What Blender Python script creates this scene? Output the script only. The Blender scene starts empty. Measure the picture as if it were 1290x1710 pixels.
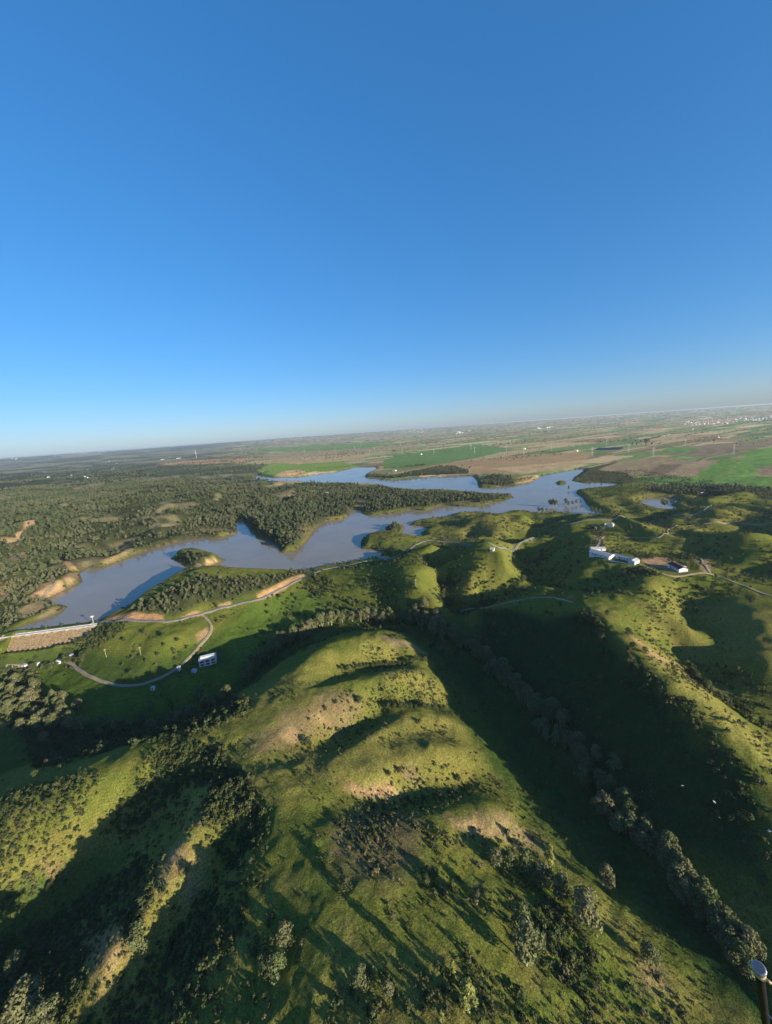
import bpy, bmesh, math, random
import numpy as np
from mathutils import Vector, Matrix

S = bpy.context.scene
R = math.radians
random.seed(7)
RNG = np.random.default_rng(11)

# ------------------------------------------------------------------ camera
FPX, CX, CY = 642.0, 645.0, 855.0
PITCH, ROLL, CAMZ = R(11.9), R(4.03), 200.0
FW = np.array([0, math.cos(PITCH), -math.sin(PITCH)])
_r0 = np.array([1.0, 0, 0]); _u0 = np.cross(_r0, FW)
RT = _r0 * math.cos(ROLL) - _u0 * math.sin(ROLL)
UP = _u0 * math.cos(ROLL) + _r0 * math.sin(ROLL)
cam = bpy.data.cameras.new('camera')
co = bpy.data.objects.new('camera', cam); S.collection.objects.link(co)
co.matrix_world = Matrix(((RT[0], UP[0], -FW[0], 0), (RT[1], UP[1], -FW[1], 0), (RT[2], UP[2], -FW[2], CAMZ), (0, 0, 0, 1)))
cam.sensor_fit = 'VERTICAL'; cam.sensor_height = 24.0; cam.lens = 24.0 * FPX / 1710.0
HAZE = 3.5e-5                                     # density of the air, per metre
cam.clip_start = 0.05; cam.clip_end = 200000.0
S.camera = co

# ------------------------------------------------------------------ light
SUN_EL, SUN_AZ = R(13.2), R(180 - 51.5)          # azimuth measured from +y towards +x
sun_dir = Vector((math.sin(SUN_AZ) * math.cos(SUN_EL), math.cos(SUN_AZ) * math.cos(SUN_EL), math.sin(SUN_EL)))
W = bpy.data.worlds.new('World'); S.world = W; W.use_nodes = True
wt = W.node_tree; wt.nodes.clear()
sky = wt.nodes.new('ShaderNodeTexSky'); sky.sky_type = 'NISHITA'; sky.sun_disc = False
sky.sun_elevation = SUN_EL; sky.sun_rotation = SUN_AZ
sky.altitude = 100; sky.air_density = 1.0; sky.dust_density = 0.5; sky.ozone_density = 6.0
bg = wt.nodes.new('ShaderNodeBackground'); bg.inputs['Strength'].default_value = 0.085
wo = wt.nodes.new('ShaderNodeOutputWorld')
wb = wt.nodes.new('ShaderNodeMix'); wb.data_type = 'RGBA'; wb.blend_type = 'MULTIPLY'; wb.inputs[0].default_value = 1.0
wb.inputs[7].default_value = (1.6, 1.68, 1.96, 1)          # the photograph's white balance, set for the warm low sun
sg = wt.nodes.new('ShaderNodeGamma'); sg.inputs['Gamma'].default_value = 0.6
shs = wt.nodes.new('ShaderNodeHueSaturation'); shs.inputs['Saturation'].default_value = 1.3
wt.links.new(sky.outputs[0], sg.inputs['Color']); wt.links.new(sg.outputs[0], shs.inputs['Color']); wt.links.new(shs.outputs[0], wb.inputs[6]); wt.links.new(wb.outputs[2], bg.inputs['Color']); wt.links.new(bg.outputs[0], wo.inputs['Surface'])
sl = bpy.data.lights.new('sun', 'SUN'); sl.energy = 5.0; sl.angle = R(0.5); sl.color = (1.0, 0.9, 0.72)
so = bpy.data.objects.new('sun', sl); S.collection.objects.link(so)
so.rotation_euler = sun_dir.to_track_quat('Z', 'Y').to_euler(); so.location = (300, -200, 500)
S.view_settings.view_transform = 'Standard'; S.view_settings.look = 'None'
S.view_settings.exposure = 1.05; S.view_settings.gamma = 1.0
S.cycles.use_denoising = True; S.cycles.max_bounces = 5; S.cycles.diffuse_bounces = 2; S.cycles.transparent_max_bounces = 8
S.cycles.volume_bounces = 0; S.cycles.caustics_reflective = False; S.cycles.caustics_refractive = False

# ------------------------------------------------------------------ helpers
def smooth(a, b, x):
    t = np.clip((x - a) / (b - a), 0, 1); return t * t * (3 - 2 * t)
_T = RNG.random((256, 256)).astype(np.float32)
def vnoise(x, y, s=0):
    xi = np.floor(x).astype(np.int64); yi = np.floor(y).astype(np.int64)
    fx = x - xi; fy = y - yi; fx = fx * fx * (3 - 2 * fx); fy = fy * fy * (3 - 2 * fy)
    xi = xi + s * 37; yi = yi + s * 91
    a = _T[xi & 255, yi & 255]; b = _T[(xi + 1) & 255, yi & 255]
    c = _T[xi & 255, (yi + 1) & 255]; d = _T[(xi + 1) & 255, (yi + 1) & 255]
    return (a * (1 - fx) + b * fx) * (1 - fy) + (c * (1 - fx) + d * fx) * fy
def fbm(x, y, sc, oct=4, s=0):
    v = 0; a = 1.0; n = 0; f = 1.0 / sc
    for i in range(oct):
        v = v + a * vnoise(x * f + 13.1 * i, y * f + 7.7 * i, s + i); n += a; a *= 0.5; f *= 2.03
    return v / n                                    # 0..1, mean .5
def ray(px, py):
    return FW + RT * ((px - CX) / FPX) - UP * ((py - CY) / FPX)
def at_z(px, py, z):
    d = ray(px, py); t = (z - CAMZ) / d[2]; return (d[0] * t, d[1] * t)
def tag(o, label=None, cat=None, group=None, kind=None):
    if label: o['label'] = label
    if cat: o['category'] = cat
    if group: o['group'] = group
    if kind: o['kind'] = kind
    return o
def link(name, me, parent=None):
    o = bpy.data.objects.new(name, me); S.collection.objects.link(o)
    if parent is not None: o.parent = parent
    return o
def empty(name, loc, rz=0.0):
    o = link(name, None); o.location = loc; o.rotation_euler = (0, 0, rz); o.empty_display_size = 1; return o
def npmesh(name, V, F, mats=(), smooth_=False, mi=None):
    """V (n,3), F (m,4) or (m,3)"""
    me = bpy.data.meshes.new(name); V = np.asarray(V, np.float32); F = np.asarray(F, np.int32)
    k = F.shape[1]
    me.vertices.add(len(V)); me.vertices.foreach_set('co', V.ravel())
    me.loops.add(F.size); me.loops.foreach_set('vertex_index', F.ravel())
    me.polygons.add(len(F)); me.polygons.foreach_set('loop_start', np.arange(0, F.size, k, dtype=np.int32))
    me.update(calc_edges=True)
    if smooth_: me.polygons.foreach_set('use_smooth', np.ones(len(F), bool))
    for m in mats: me.materials.append(m)
    if mi is not None: me.polygons.foreach_set('material_index', np.asarray(mi, np.int32))
    me.validate(); return me
class MB:
    """collects solid shapes into one mesh"""
    def __init__(s): s.v = []; s.f = []
    def add(s, vs, fs):
        n = len(s.v); s.v += [tuple(v) for v in vs]; s.f += [tuple(i + n for i in f) for f in fs]
    def box(s, x0, y0, z0, x1, y1, z1):
        s.add([(x0, y0, z0), (x1, y0, z0), (x1, y1, z0), (x0, y1, z0), (x0, y0, z1), (x1, y0, z1), (x1, y1, z1), (x0, y1, z1)],
              [(3, 2, 1, 0), (4, 5, 6, 7), (0, 1, 5, 4), (1, 2, 6, 5), (2, 3, 7, 6), (3, 0, 4, 7)])
    def gable(s, x0, y0, x1, y1, z0, zr, over=0.3, th=0.18):
        """two pitched roof slabs, ridge along x"""
        ym = (y0 + y1) / 2; k = (zr - z0) / (ym - y0); ze = z0 - over * k
        for sg in (1, -1):
            ye = (y0 - over) if sg > 0 else (y1 + over)
            a = [(x0 - over, ye, ze), (x1 + over, ye, ze), (x1 + over, ym, zr), (x0 - over, ym, zr)]
            b = [(p[0], p[1], p[2] + th) for p in a]
            f = [(3, 2, 1, 0), (4, 5, 6, 7), (0, 1, 5, 4), (1, 2, 6, 5), (2, 3, 7, 6), (3, 0, 4, 7)]
            if sg < 0: f = [tuple(reversed(q)) for q in f]
            s.add(a + b, f)
    def house(s, x0, y0, x1, y1, z0, z1, zr):
        ym = (y0 + y1) / 2
        s.add([(x0, y0, z0), (x1, y0, z0), (x1, y1, z0), (x0, y1, z0), (x0, y0, z1), (x1, y0, z1), (x1, y1, z1), (x0, y1, z1), (x0, ym, zr), (x1, ym, zr)],
              [(0, 1, 5, 4), (2, 3, 7, 6), (1, 2, 6, 9, 5), (3, 0, 4, 8, 7), (4, 5, 9, 8), (6, 7, 8, 9), (3, 2, 1, 0)])
    def tube(s, pts, rad, n=8, cap=True):
        pts = [Vector(p) for p in pts]
        if not isinstance(rad, (list, tuple)): rad = [rad] * len(pts)
        rings = []
        for i, p in enumerate(pts):
            d = (pts[min(i + 1, len(pts) - 1)] - pts[max(i - 1, 0)]).normalized()
            a = d.orthogonal().normalized(); b = d.cross(a)
            if i and rings:
                a = (pa - d * pa.dot(d)).normalized(); b = d.cross(a)
            pa = a
            rings.append([p + (a * math.cos(t) + b * math.sin(t)) * rad[i] for t in [2 * math.pi * k / n for k in range(n)]])
        vs = [v for r in rings for v in r]; fs = []
        for i in range(len(pts) - 1):
            for k in range(n):
                fs.append((i * n + k, i * n + (k + 1) % n, (i + 1) * n + (k + 1) % n, (i + 1) * n + k))
        if cap:
            fs.append(tuple(reversed(range(n)))); fs.append(tuple((len(pts) - 1) * n + k for k in range(n)))
        s.add(vs, fs)
    def mesh(s, name, mat, smooth_=False):
        me = bpy.data.meshes.new(name); me.from_pydata(s.v, [], s.f); me.materials.append(mat)
        if smooth_:
            for p in me.polygons: p.use_smooth = True
        return me
    def build(s, name, mat, parent=None, smooth_=False):
        return link(name, s.mesh(name, mat, smooth_), parent)

# ------------------------------------------------------------------ materials
def new_mat(name):
    m = bpy.data.materials.new(name); m.use_nodes = True
    return m, m.node_tree, m.node_tree.nodes['Principled BSDF']
def noise_node(nt, scale, detail=4, rough=0.6):
    tc = nt.nodes.new('ShaderNodeTexCoord'); n = nt.nodes.new('ShaderNodeTexNoise')
    n.inputs['Scale'].default_value = scale; n.inputs['Detail'].default_value = detail; n.inputs['Roughness'].default_value = rough
    nt.links.new(tc.outputs['Object'], n.inputs['Vector']); return n
def ramp(nt, fac, stops):
    r = nt.nodes.new('ShaderNodeValToRGB'); e = r.color_ramp.elements
    while len(e) < len(stops): e.new(0.5)
    for i, (p, c) in enumerate(stops): e[i].position = p; e[i].color = (*c, 1)
    nt.links.new(fac, r.inputs['Fac']); return r
def mottled(name, c1, c2, scale=0.5, rough=0.9, bump=0.0, spec=0.2):
    m, nt, b = new_mat(name); n = noise_node(nt, scale, 6)
    r = ramp(nt, n.outputs['Fac'], [(0.32, c1), (0.68, c2)])
    nt.links.new(r.outputs['Color'], b.inputs['Base Color']); b.inputs['Roughness'].default_value = rough
    b.inputs['Specular IOR Level'].default_value = spec
    if bump:
        bp = nt.nodes.new('ShaderNodeBump'); bp.inputs['Strength'].default_value = 0.7; bp.inputs['Distance'].default_value = bump
        nt.links.new(n.outputs['Fac'], bp.inputs['Height']); nt.links.new(bp.outputs['Normal'], b.inputs['Normal'])
    return m
def leaf_mat(name, cols, transl=0.15):
    """cols: colours picked per plant; fine noise varies the leaves"""
    m, nt, b = new_mat(name)
    oi = nt.nodes.new('ShaderNodeObjectInfo')
    r = ramp(nt, oi.outputs['Random'], [(i / max(1, len(cols) - 1), c) for i, c in enumerate(cols)])
    n = noise_node(nt, 0.9, 3); hs = nt.nodes.new('ShaderNodeHueSaturation')
    mr = nt.nodes.new('ShaderNodeMapRange'); mr.inputs['From Min'].default_value = 0.3; mr.inputs['From Max'].default_value = 0.7
    mr.inputs['To Min'].default_value = 0.65; mr.inputs['To Max'].default_value = 1.4
    nt.links.new(n.outputs['Fac'], mr.inputs['Value']); nt.links.new(mr.outputs[0], hs.inputs['Value'])
    nt.links.new(r.outputs['Color'], hs.inputs['Color']); nt.links.new(hs.outputs['Color'], b.inputs['Base Color'])
    b.inputs['Roughness'].default_value = 0.75; b.inputs['Specular IOR Level'].default_value = 0.15
    tr = nt.nodes.new('ShaderNodeBsdfTranslucent'); mx = nt.nodes.new('ShaderNodeMixShader'); mx.inputs[0].default_value = transl
    nt.links.new(hs.outputs['Color'], tr.inputs['Color'])
    out = nt.nodes['Material Output']
    nt.links.new(b.outputs[0], mx.inputs[1]); nt.links.new(tr.outputs[0], mx.inputs[2]); nt.links.new(mx.outputs[0], out.inputs['Surface'])
    return m
M = {}
M['bark'] = mottled('bark', (0.09, 0.07, 0.05), (0.2, 0.17, 0.13), 2.0)
M['pale_bark'] = mottled('pale_bark', (0.25, 0.22, 0.17), (0.42, 0.38, 0.3), 2.0)
M['pine'] = leaf_mat('pine_leaves', [(0.05, 0.068, 0.03), (0.07, 0.09, 0.038), (0.095, 0.105, 0.048), (0.06, 0.085, 0.034), (0.11, 0.11, 0.055)])
M['lightwood'] = leaf_mat('mixed_wood_leaves', [(0.10, 0.11, 0.05), (0.13, 0.13, 0.065), (0.085, 0.105, 0.045), (0.15, 0.14, 0.08)])
M['riparian'] = leaf_mat('stream_tree_leaves', [(0.115, 0.13, 0.05), (0.16, 0.15, 0.07), (0.10, 0.12, 0.042), (0.15, 0.15, 0.07), (0.085, 0.11, 0.036)])
M['oak'] = leaf_mat('oak_leaves', [(0.05, 0.066, 0.024), (0.07, 0.082, 0.03), (0.056, 0.074, 0.024)])
M['poplar'] = leaf_mat('poplar_leaves', [(0.2, 0.21, 0.055), (0.22, 0.23, 0.06)])
M['shrub'] = leaf_mat('shrub_leaves', [(0.045, 0.062, 0.022), (0.06, 0.078, 0.028), (0.085, 0.09, 0.034), (0.05, 0.072, 0.024)])
M['drybush'] = leaf_mat('dry_scrub_leaves', [(0.12, 0.105, 0.05), (0.15, 0.13, 0.065), (0.095, 0.1, 0.04)])
M['white'] = mottled('whitewash', (0.52, 0.5, 0.46), (0.76, 0.74, 0.7), 0.35, 0.85)
M['offwhite'] = mottled('pale_sheet_roof', (0.3, 0.3, 0.3), (0.5, 0.49, 0.47), 0.4, 0.7)
M['tile'] = mottled('clay_tile_roof', (0.2, 0.07, 0.045), (0.3, 0.11, 0.07), 0.9, 0.9)
M['darkroof'] = mottled('dark_roof', (0.06, 0.03, 0.03), (0.12, 0.05, 0.05), 0.9, 0.9)
M['window'] = mottled('window_glass', (0.02, 0.025, 0.03), (0.04, 0.045, 0.05), 1.0, 0.15, spec=0.5)
M['concrete'] = mottled('concrete', (0.4, 0.39, 0.36), (0.55, 0.54, 0.5), 0.3, 0.9)
M['paleconc'] = mottled('pale_concrete', (0.3, 0.29, 0.27), (0.48, 0.46, 0.43), 0.3, 0.9)
M['riprap'] = mottled('riprap_stone', (0.1, 0.07, 0.04), (0.36, 0.25, 0.13), 0.7, 0.95, 0.5)
M['road'] = mottled('road_asphalt', (0.13, 0.12, 0.105), (0.2, 0.185, 0.165), 0.2, 0.95)
M['track'] = mottled('dirt_track', (0.19, 0.15, 0.09), (0.3, 0.24, 0.16), 0.15, 0.95)
M['steel'] = mottled('galvanised_steel', (0.28, 0.28, 0.29), (0.36, 0.36, 0.37), 0.3, 0.5)
M['black'] = mottled('black_anodised', (0.008, 0.008, 0.009), (0.014, 0.014, 0.015), 60, 0.6, spec=0.12)
M['feather'] = mottled('white_feathers', (0.75, 0.75, 0.73), (0.82, 0.82, 0.8), 4, 0.8)
M['panel'] = mottled('solar_panel', (0.015, 0.02, 0.045), (0.02, 0.028, 0.06), 0.2, 0.2, spec=0.5)
M['wood'] = mottled('pole_wood', (0.35, 0.32, 0.27), (0.5, 0.47, 0.4), 1.0)

# ------------------------------------------------------------------ terrain shape
LAKE_PX = [(20,1054),(60,1049),(110,1043),(163,1037),(176,1030),(200,1022),(240,1002),(267,988),(293,975),(310,966),(325,955),(337,952),(360,960),(400,961),(430,960),
 (490,955),(513,952),(540,945),(590,937),(632,930),(643,923),(620,917),(603,917),(603,905),(607,898),(620,894),(640,890),(663,892),(697,900),(707,897),(703,890),(717,883),(700,878),(683,878),(690,872),
 (713,867),(750,863),(763,857),(800,855),(817,857),(830,860),(843,857),(860,852),(880,853),(897,857),(920,857),(943,857),(973,860),(1000,862),(1007,857),(990,850),(980,842),(974,832),(962,823),(967,817),(995,815),
 (1023,813),(1033,808),(1000,806),(977,807),(955,803),(960,797),(973,788),(977,783),(964,784),(950,786),(925,791),(903,795),(893,803),(880,808),(860,812),(840,812),(830,815),(800,815),(797,803),(790,795),
 (760,794),(730,796),(690,797),(653,802),(610,798),(611,792),(630,783),(627,780),(597,780),(563,788),(523,793),(497,797),(453,797),(430,793),(397,797),(430,801),(443,805),(497,804),(540,806),(577,806),(617,808),
 (647,812),(660,817),(697,820),(730,819),(763,821),(813,824),(853,825),(858,831),(837,838),(797,846),(763,846),(740,843),(725,848),(713,853),(683,851),(657,858),(617,861),(605,858),(603,853),(595,851),(583,851),(585,861),
 (573,868),(543,871),(530,880),(523,888),(510,908),(493,921),(470,923),(463,911),(450,903),(430,898),(413,879),(405,868),(397,867),(394,875),(397,891),(385,893),(367,898),(333,898),(300,904),(267,913),(233,924),(200,938),(167,949),(147,948),
 (133,958),(138,972),(113,984),(83,1000),(90,1009),(113,1013),(103,1023),(67,1037),(37,1047)]
ISLES_PX = [[(285,933),(300,924),(330,921),(358,929),(378,935),(360,943),(333,951),(313,949),(303,941)],
 [(643,888),(648,878),(664,873),(676,880),(672,889),(655,892)],
 [(928,806),(936,802),(946,804),(944,810),(932,811)]]
PONDS_PX = [[(1067,836),(1080,833),(1093,832),(1127,832),(1133,837),(1120,843),(1130,848),(1136,853),(1107,853),(1090,848),(1073,841)],
 [(330,888),(345,885),(370,884),(390,884),(386,890),(360,892),(335,893)]]
w0 = lambda P: np.array([at_z(x, y, 0.0) for x, y in P])
LAKE = w0(LAKE_PX); ISLES = [w0(p) for p in ISLES_PX]; PONDS = [w0(p) for p in PONDS_PX]

def inpoly(x, y, P):
    c = np.zeros(x.shape, bool); n = len(P); j = n - 1
    for i in range(n):
        xi, yi = P[i]; xj, yj = P[j]
        if yi != yj:
            c ^= ((yi > y) != (yj > y)) & (x < (xj - xi) * (y - yi) / (yj - yi) + xi)
        j = i
    return c
def segdist(x, y, P, closed=True):
    d = np.full(x.shape, 1e18); n = len(P)
    for i in range(n if closed else n - 1):
        a = P[i]; b = P[(i + 1) % n]; e = b - a; L = e @ e + 1e-9
        t = np.clip(((x - a[0]) * e[0] + (y - a[1]) * e[1]) / L, 0, 1)
        d = np.minimum(d, (x - a[0] - t * e[0]) ** 2 + (y - a[1] - t * e[1]) ** 2)
    return np.sqrt(d)
def lake_sd(x, y):
    """positive outside water, negative inside"""
    out = np.full(x.shape, 1e4)
    for P, isl in [(LAKE, ISLES)] + [(p, []) for p in PONDS]:
        lo = P.min(0) - 80; hi = P.max(0) + 80
        k = (x > lo[0]) & (x < hi[0]) & (y > lo[1]) & (y < hi[1])
        if not k.any(): continue
        xs, ys = x[k], y[k]; d = segdist(xs, ys, P); s = inpoly(xs, ys, P)
        d = np.where(s, -d, d)
        for I in isl:
            di = segdist(xs, ys, I); si = inpoly(xs, ys, I)
            d = np.maximum(d, np.where(si, di, -di))
        out[k] = np.minimum(out[k], d)
    return out

# ridge and valley lines: (px, py, height above the lake)
LINES = [
 # stream valley on the right
 [(1420,1820,-6),(1320,1720,-6),(1230,1600,-7),(1120,1470,-8),(1030,1350,-9),(960,1270,-10),(890,1190,-11),(830,1120,-12),(770,1075,-13),(715,1045,-13),(690,1033,-14)],
 [(1290,1760,-3),(1180,1660,-4),(1080,1565,-5),(1000,1480,-6),(930,1410,-7),(860,1330,-8),(805,1240,-9),(750,1140,-11),(722,1085,-12)],
 # ridge east of it
 [(790,1024,-4),(880,1002,20),(935,998,30),(970,1008,36),(1000,1035,40),(1040,1085,41),(1090,1130,40),(1150,1185,37),(1220,1245,34),(1290,1305,28),(1400,1410,21),(1520,1560,15),(1650,1750,11),(1800,1950,8)],
 [(900,1060,6),(960,1140,8),(1060,1260,8),(1180,1400,4),(1290,1520,1),(1420,1680,-1)],
 [(985,1013,37),(1017,1013,36),(1043,1003,36),(1080,973,36),(1100,962,35)],
 [(1070,985,36),(1095,995,34),(1120,1020,30),(1145,1045,25),(1160,1065,20),(1152,1080,14)],
 [(1070,1040,29),(1105,1062,20),(1130,1085,11)],
 [(1137,1003,18),(1140,1050,12),(1145,1100,8),(1175,1145,5),(1215,1170,3),(1290,1220,0),(1400,1290,-3),(1600,1450,-5)],
 [(1215,1090,14),(1250,1088,25),(1290,1098,27),(1350,1115,23),(1450,1150,15)],
 [(1190,1005,20),(1230,1010,27),(1290,1040,27),(1400,1090,19)],
 [(1170,1050,14),(1200,1065,14)],
 [(1113,962,34),(1150,960,33),(1187,958,31),(1240,978,29),(1290,997,28),(1400,1040,30)],
 # hollows north of it
 [(1040,987,22),(990,988,12),(940,985,4),(900,985,0),(850,997,-6),(800,1010,-11),(750,1025,-13)],
 [(985,935,30),(972,955,24),(952,974,13)], [(925,925,22),(900,935,18),(875,950,8)], [(940,950,9),(932,975,4)],
 [(903,940,6),(890,955,2),(884,975,-2)],
 [(990,925,31),(1030,930,33),(1065,938,34),(1100,945,34),(1140,948,34)],
 [(985,875,26),(985,895,28),(983,915,30)], [(940,895,14),(945,915,12)],
 # dome, centre hills
 [(805,905,28),(820,913,36),(832,935,33),(846,955,24),(860,975,11),(865,993,-2)],
 [(796,918,14),(780,930,2),(765,945,-4),(745,967,-5),(735,985,-6),(742,1008,-9),(750,1018,-10)],
 [(808,928,34),(802,948,27),(788,975,14)], [(862,925,10),(872,955,0),(877,980,-5)],
 [(640,938,9),(665,930,16),(690,919,23),(720,907,34),(755,904,39),(785,911,37)],
 [(770,920,33),(745,932,30),(720,947,26),(703,962,23),(705,978,19),(722,992,14),(740,1004,4)],
 [(640,950,19),(665,950,25),(690,956,27)], [(692,976,22),(650,972,14)], [(600,952,11),(560,956,7)],
 [(610,985,3),(640,1000,-3),(670,1008,-8)], [(520,1000,-5),(600,1012,-8),(560,990,-3),(650,1022,-11)],
 [(615,905,8),(640,897,13),(672,898,12),(695,905,8)], [(680,925,9),(700,912,8)],
 [(770,880,8),(800,872,14),(830,873,16)], [(740,870,5),(780,864,8),(805,860,7)], [(860,885,10),(880,875,14),(900,868,8)],
 [(850,905,10),(893,900,10),(920,888,10),(947,877,8),(970,870,6),(1000,868,7),(1033,868,9),(1090,867,12),(1150,862,14)],
 # flats below the dam
 [(470,1010,-7),(430,1040,-9),(400,1070,-12)], [(470,1060,-15),(500,1040,-14)], [(380,1110,-15),(300,1140,-16),(200,1170,-18),(120,1150,-17)],
 [(640,1032,-15),(560,1042,-16),(500,1055,-17),(440,1100,-18),(400,1150,-19),(330,1195,-20),(240,1215,-21),(150,1225,-22),(60,1195,-24),(0,1165,-25),(-100,1120,-27)],
 [(430,1003,3),(383,1012,3),(337,1025,3),(353,1047,-2),(347,1063,-5),(320,1093,-10),(287,1122,-13),(253,1137,-14),(213,1145,-15),(167,1137,-15),(117,1107,-15),(43,1110,-16),(-60,1110,-16)],
 [(470,983,4),(513,963,5),(540,951,5),(600,940,5),(632,933,6)],
 [(293,1038,7),(260,1043,10),(200,1048,8),(170,1052,4)], [(300,1055,6),(270,1072,3),(230,1088,-4),(170,1092,-6),(150,1085,-6)],
 [(233,1036,10),(190,1037,7),(163,1043,5)], [(270,1022,14),(230,1020,16),(195,1026,9)],
 [(205,1020,8),(240,1003,15),(267,990,19),(310,968,23),(335,955,25),(365,962,21),(430,961,15),(480,957,9),(505,954,5)], [(400,1000,7),(340,1014,8),(300,1028,9)],
 [(380,980,18),(320,995,20)],
 [(163,1040,3),(120,1045,3),(60,1051,3),(0,1060,3)], [(130,1088,-10),(90,1093,-11),(45,1097,-11)],
 [(10,1072,2),(30,1088,-6),(0,1100,-8)],
 # left bank and the wooded land
 [(0,1010,8),(60,1020,5)], [(0,985,12),(60,965,12),(110,945,10)], [(0,940,18),(80,925,15)], [(0,900,22),(100,905,16),(160,925,10)],
 [(30,870,30),(150,890,16),(260,890,10),(350,880,8)], [(0,830,40),(150,850,24),(300,860,16),(380,850,14)], [(300,835,22),(420,830,20)],
 [(430,870,16),(480,860,18),(500,885,12),(475,905,9)], [(480,830,16),(560,830,13),(640,835,12),(720,832,10),(800,834,5),(845,830,2)],
 [(560,855,3),(540,860,9)], [(0,800,55),(150,810,45),(300,814,22),(390,814,7)], [(450,815,4),(560,815,6)],
 # plain beyond the lake
 [(400,782,4),(550,770,7),(700,775,6),(850,770,6),(1000,770,6),(1200,770,6)], [(480,782,8),(500,785,8)], [(880,795,5),(1050,795,3),(1000,800,2)],
 [(1100,810,3),(1200,810,4),(1290,815,6)],
 # knolls on the far right
 [(1000,816,6),(1050,814,12),(1100,821,7)], [(1025,837,7),(1045,840,12),(1070,848,9)], [(1185,829,10),(1230,825,15),(1262,834,10)], [(1130,845,5),(1165,847,6)],
 [(1175,866,17),(1205,862,20),(1230,868,14)], [(1010,885,24),(1060,888,27),(1110,888,27)], [(1030,915,25),(1090,918,22),(1120,922,20)], [(1130,880,26),(1180,897,26),(1230,912,26),(1290,922,27),(1400,945,30)],
 [(1080,930,26),(1130,930,24)], [(1180,930,26),(1240,945,25),(1290,955,25)], [(1170,885,16),(1200,880,12),(1250,893,13),(1290,895,14)], [(1215,876,22),(1245,880,20),(1290,880,22)],
 [(1020,872,22),(1000,880,24)],
 # middle hill
 [(640,1052,4),(605,1056,13),(570,1067,20),(540,1085,24),(510,1110,26),(480,1145,27),(455,1180,28),(430,1203,29),(400,1220,29),(367,1233,27),(310,1250,26),(250,1268,23),(173,1288,19),(80,1315,14),(0,1335,10),(-120,1360,0)],
 [(620,1060,14),(680,1076,13),(705,1090,6),(718,1098,-4)],
 [(530,1140,19),(580,1122,11),(640,1113,4),(700,1104,-4),(716,1101,-9)],
 [(500,1168,27),(560,1143,22),(640,1130,17),(700,1122,12),(728,1132,6),(745,1160,-3)],
 [(480,1262,24),(540,1245,13),(590,1220,6),(640,1194,0),(690,1186,-3),(745,1183,-8)],
 [(520,1200,24),(580,1175,19),(650,1165,13),(700,1165,8)],
 [(535,1278,25),(590,1245,19),(640,1214,15),(680,1200,11),(735,1195,5),(765,1205,-3)],
 [(600,1264,17),(650,1242,10),(705,1224,5),(760,1213,-1)],
 [(560,1300,24),(630,1285,20),(680,1253,16),(730,1242,12),(770,1255,6),(798,1280,-2)],
 [(560,1330,25),(617,1340,15),(665,1337,8),(700,1331,4),(750,1317,-1),(807,1297,-7)],
 [(600,1378,28),(680,1367,21),(760,1350,15),(820,1345,9),(850,1353,2),(866,1375,-5)],
 [(430,1250,30),(440,1320,33),(490,1390,34),(540,1440,35),(590,1490,36),(640,1560,37),(680,1640,38),(720,1720,39),(800,1850,40),(900,2000,38),(1000,2200,34)],
 [(700,1450,27),(800,1480,19),(870,1500,14),(920,1520,11),(1000,1560,7),(1060,1600,3)], [(760,1560,31),(850,1650,26),(950,1700,19),(1080,1700,8)], [(760,1420,17),(830,1420,8),(880,1420,1)],
 # hollows at the lower left
 [(290,1330,13),(235,1372,2),(183,1410,-5),(108,1470,-12),(38,1530,-16),(-40,1600,-20),(-150,1700,-26)],
 [(312,1345,20),(282,1400,17),(245,1455,13),(198,1525,8),(150,1595,2)],
 [(350,1312,29),(338,1375,29),(320,1420,27),(280,1480,23),(220,1560,17),(160,1640,11),(100,1750,3)],
 [(420,1375,26),(392,1425,20),(340,1490,12),(283,1560,6),(222,1640,0),(155,1740,-7)], [(405,1450,29),(380,1500,27),(350,1570,23),(300,1640,18),(255,1720,12)],
 [(470,1440,33),(455,1540,31),(430,1630,29),(395,1720,26),(350,1850,20)],
 [(330,1290,23),(390,1300,26)], [(120,1370,9),(40,1420,4),(-60,1500,-2)], [(520,1600,36)],
 [(200,1500,3),(120,1570,-2),(40,1660,-7),(-40,1760,-10)],
]
pts = []
for L in LINES:
    Wp = [np.array([*at_z(x, y, z), z]) for x, y, z in L]
    for a, b in zip(Wp[:-1], Wp[1:]):
        D = np.hypot(*((a + b)[:2] / 2)); n = max(1, int(np.hypot(*(b - a)[:2]) / max(12, 0.045 * D)))
        for i in range(n): pts.append(a + (b - a) * i / n)
    pts.append(Wp[-1])
for x, y, z in [(-700, 100, -20), (-500, -100, -15), (-300, -50, -10), (-600, 300, 0), (0, -200, 25), (-150, -150, 0), (200, -250, 10), (400, -100, 30), (500, 200, 35), (700, 500, 30), (600, 0, 20), (0, -600, 10), (-700, -500, 10), (600, -600, 10), (1000, 200, 20), (1100, 800, 12), (-1000, 500, 40), (-1500, 1000, 50)]:
    pts.append(np.array([x, y, z], float))
pts = np.array(pts); keep = []
for i, p in enumerate(pts):
    D = np.hypot(p[0], p[1])
    if D > 2600: continue
    if all(np.hypot(*(p - pts[j])[:2]) > max(4, 0.012 * D) for j in keep): keep.append(i)
pts = pts[keep]
PC = np.clip(0.016 * np.hypot(pts[:, 0], pts[:, 1]), 4, 40)
dd = np.sqrt((pts[:, None, 0] - pts[None, :, 0]) ** 2 + (pts[:, None, 1] - pts[None, :, 1]) ** 2 + PC[None, :] ** 2)
NPT = len(pts); A = np.zeros((NPT + 1, NPT + 1)); A[:NPT, :NPT] = dd - np.eye(NPT) * 3.0; A[:NPT, NPT] = 1; A[NPT, :NPT] = 1
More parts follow.
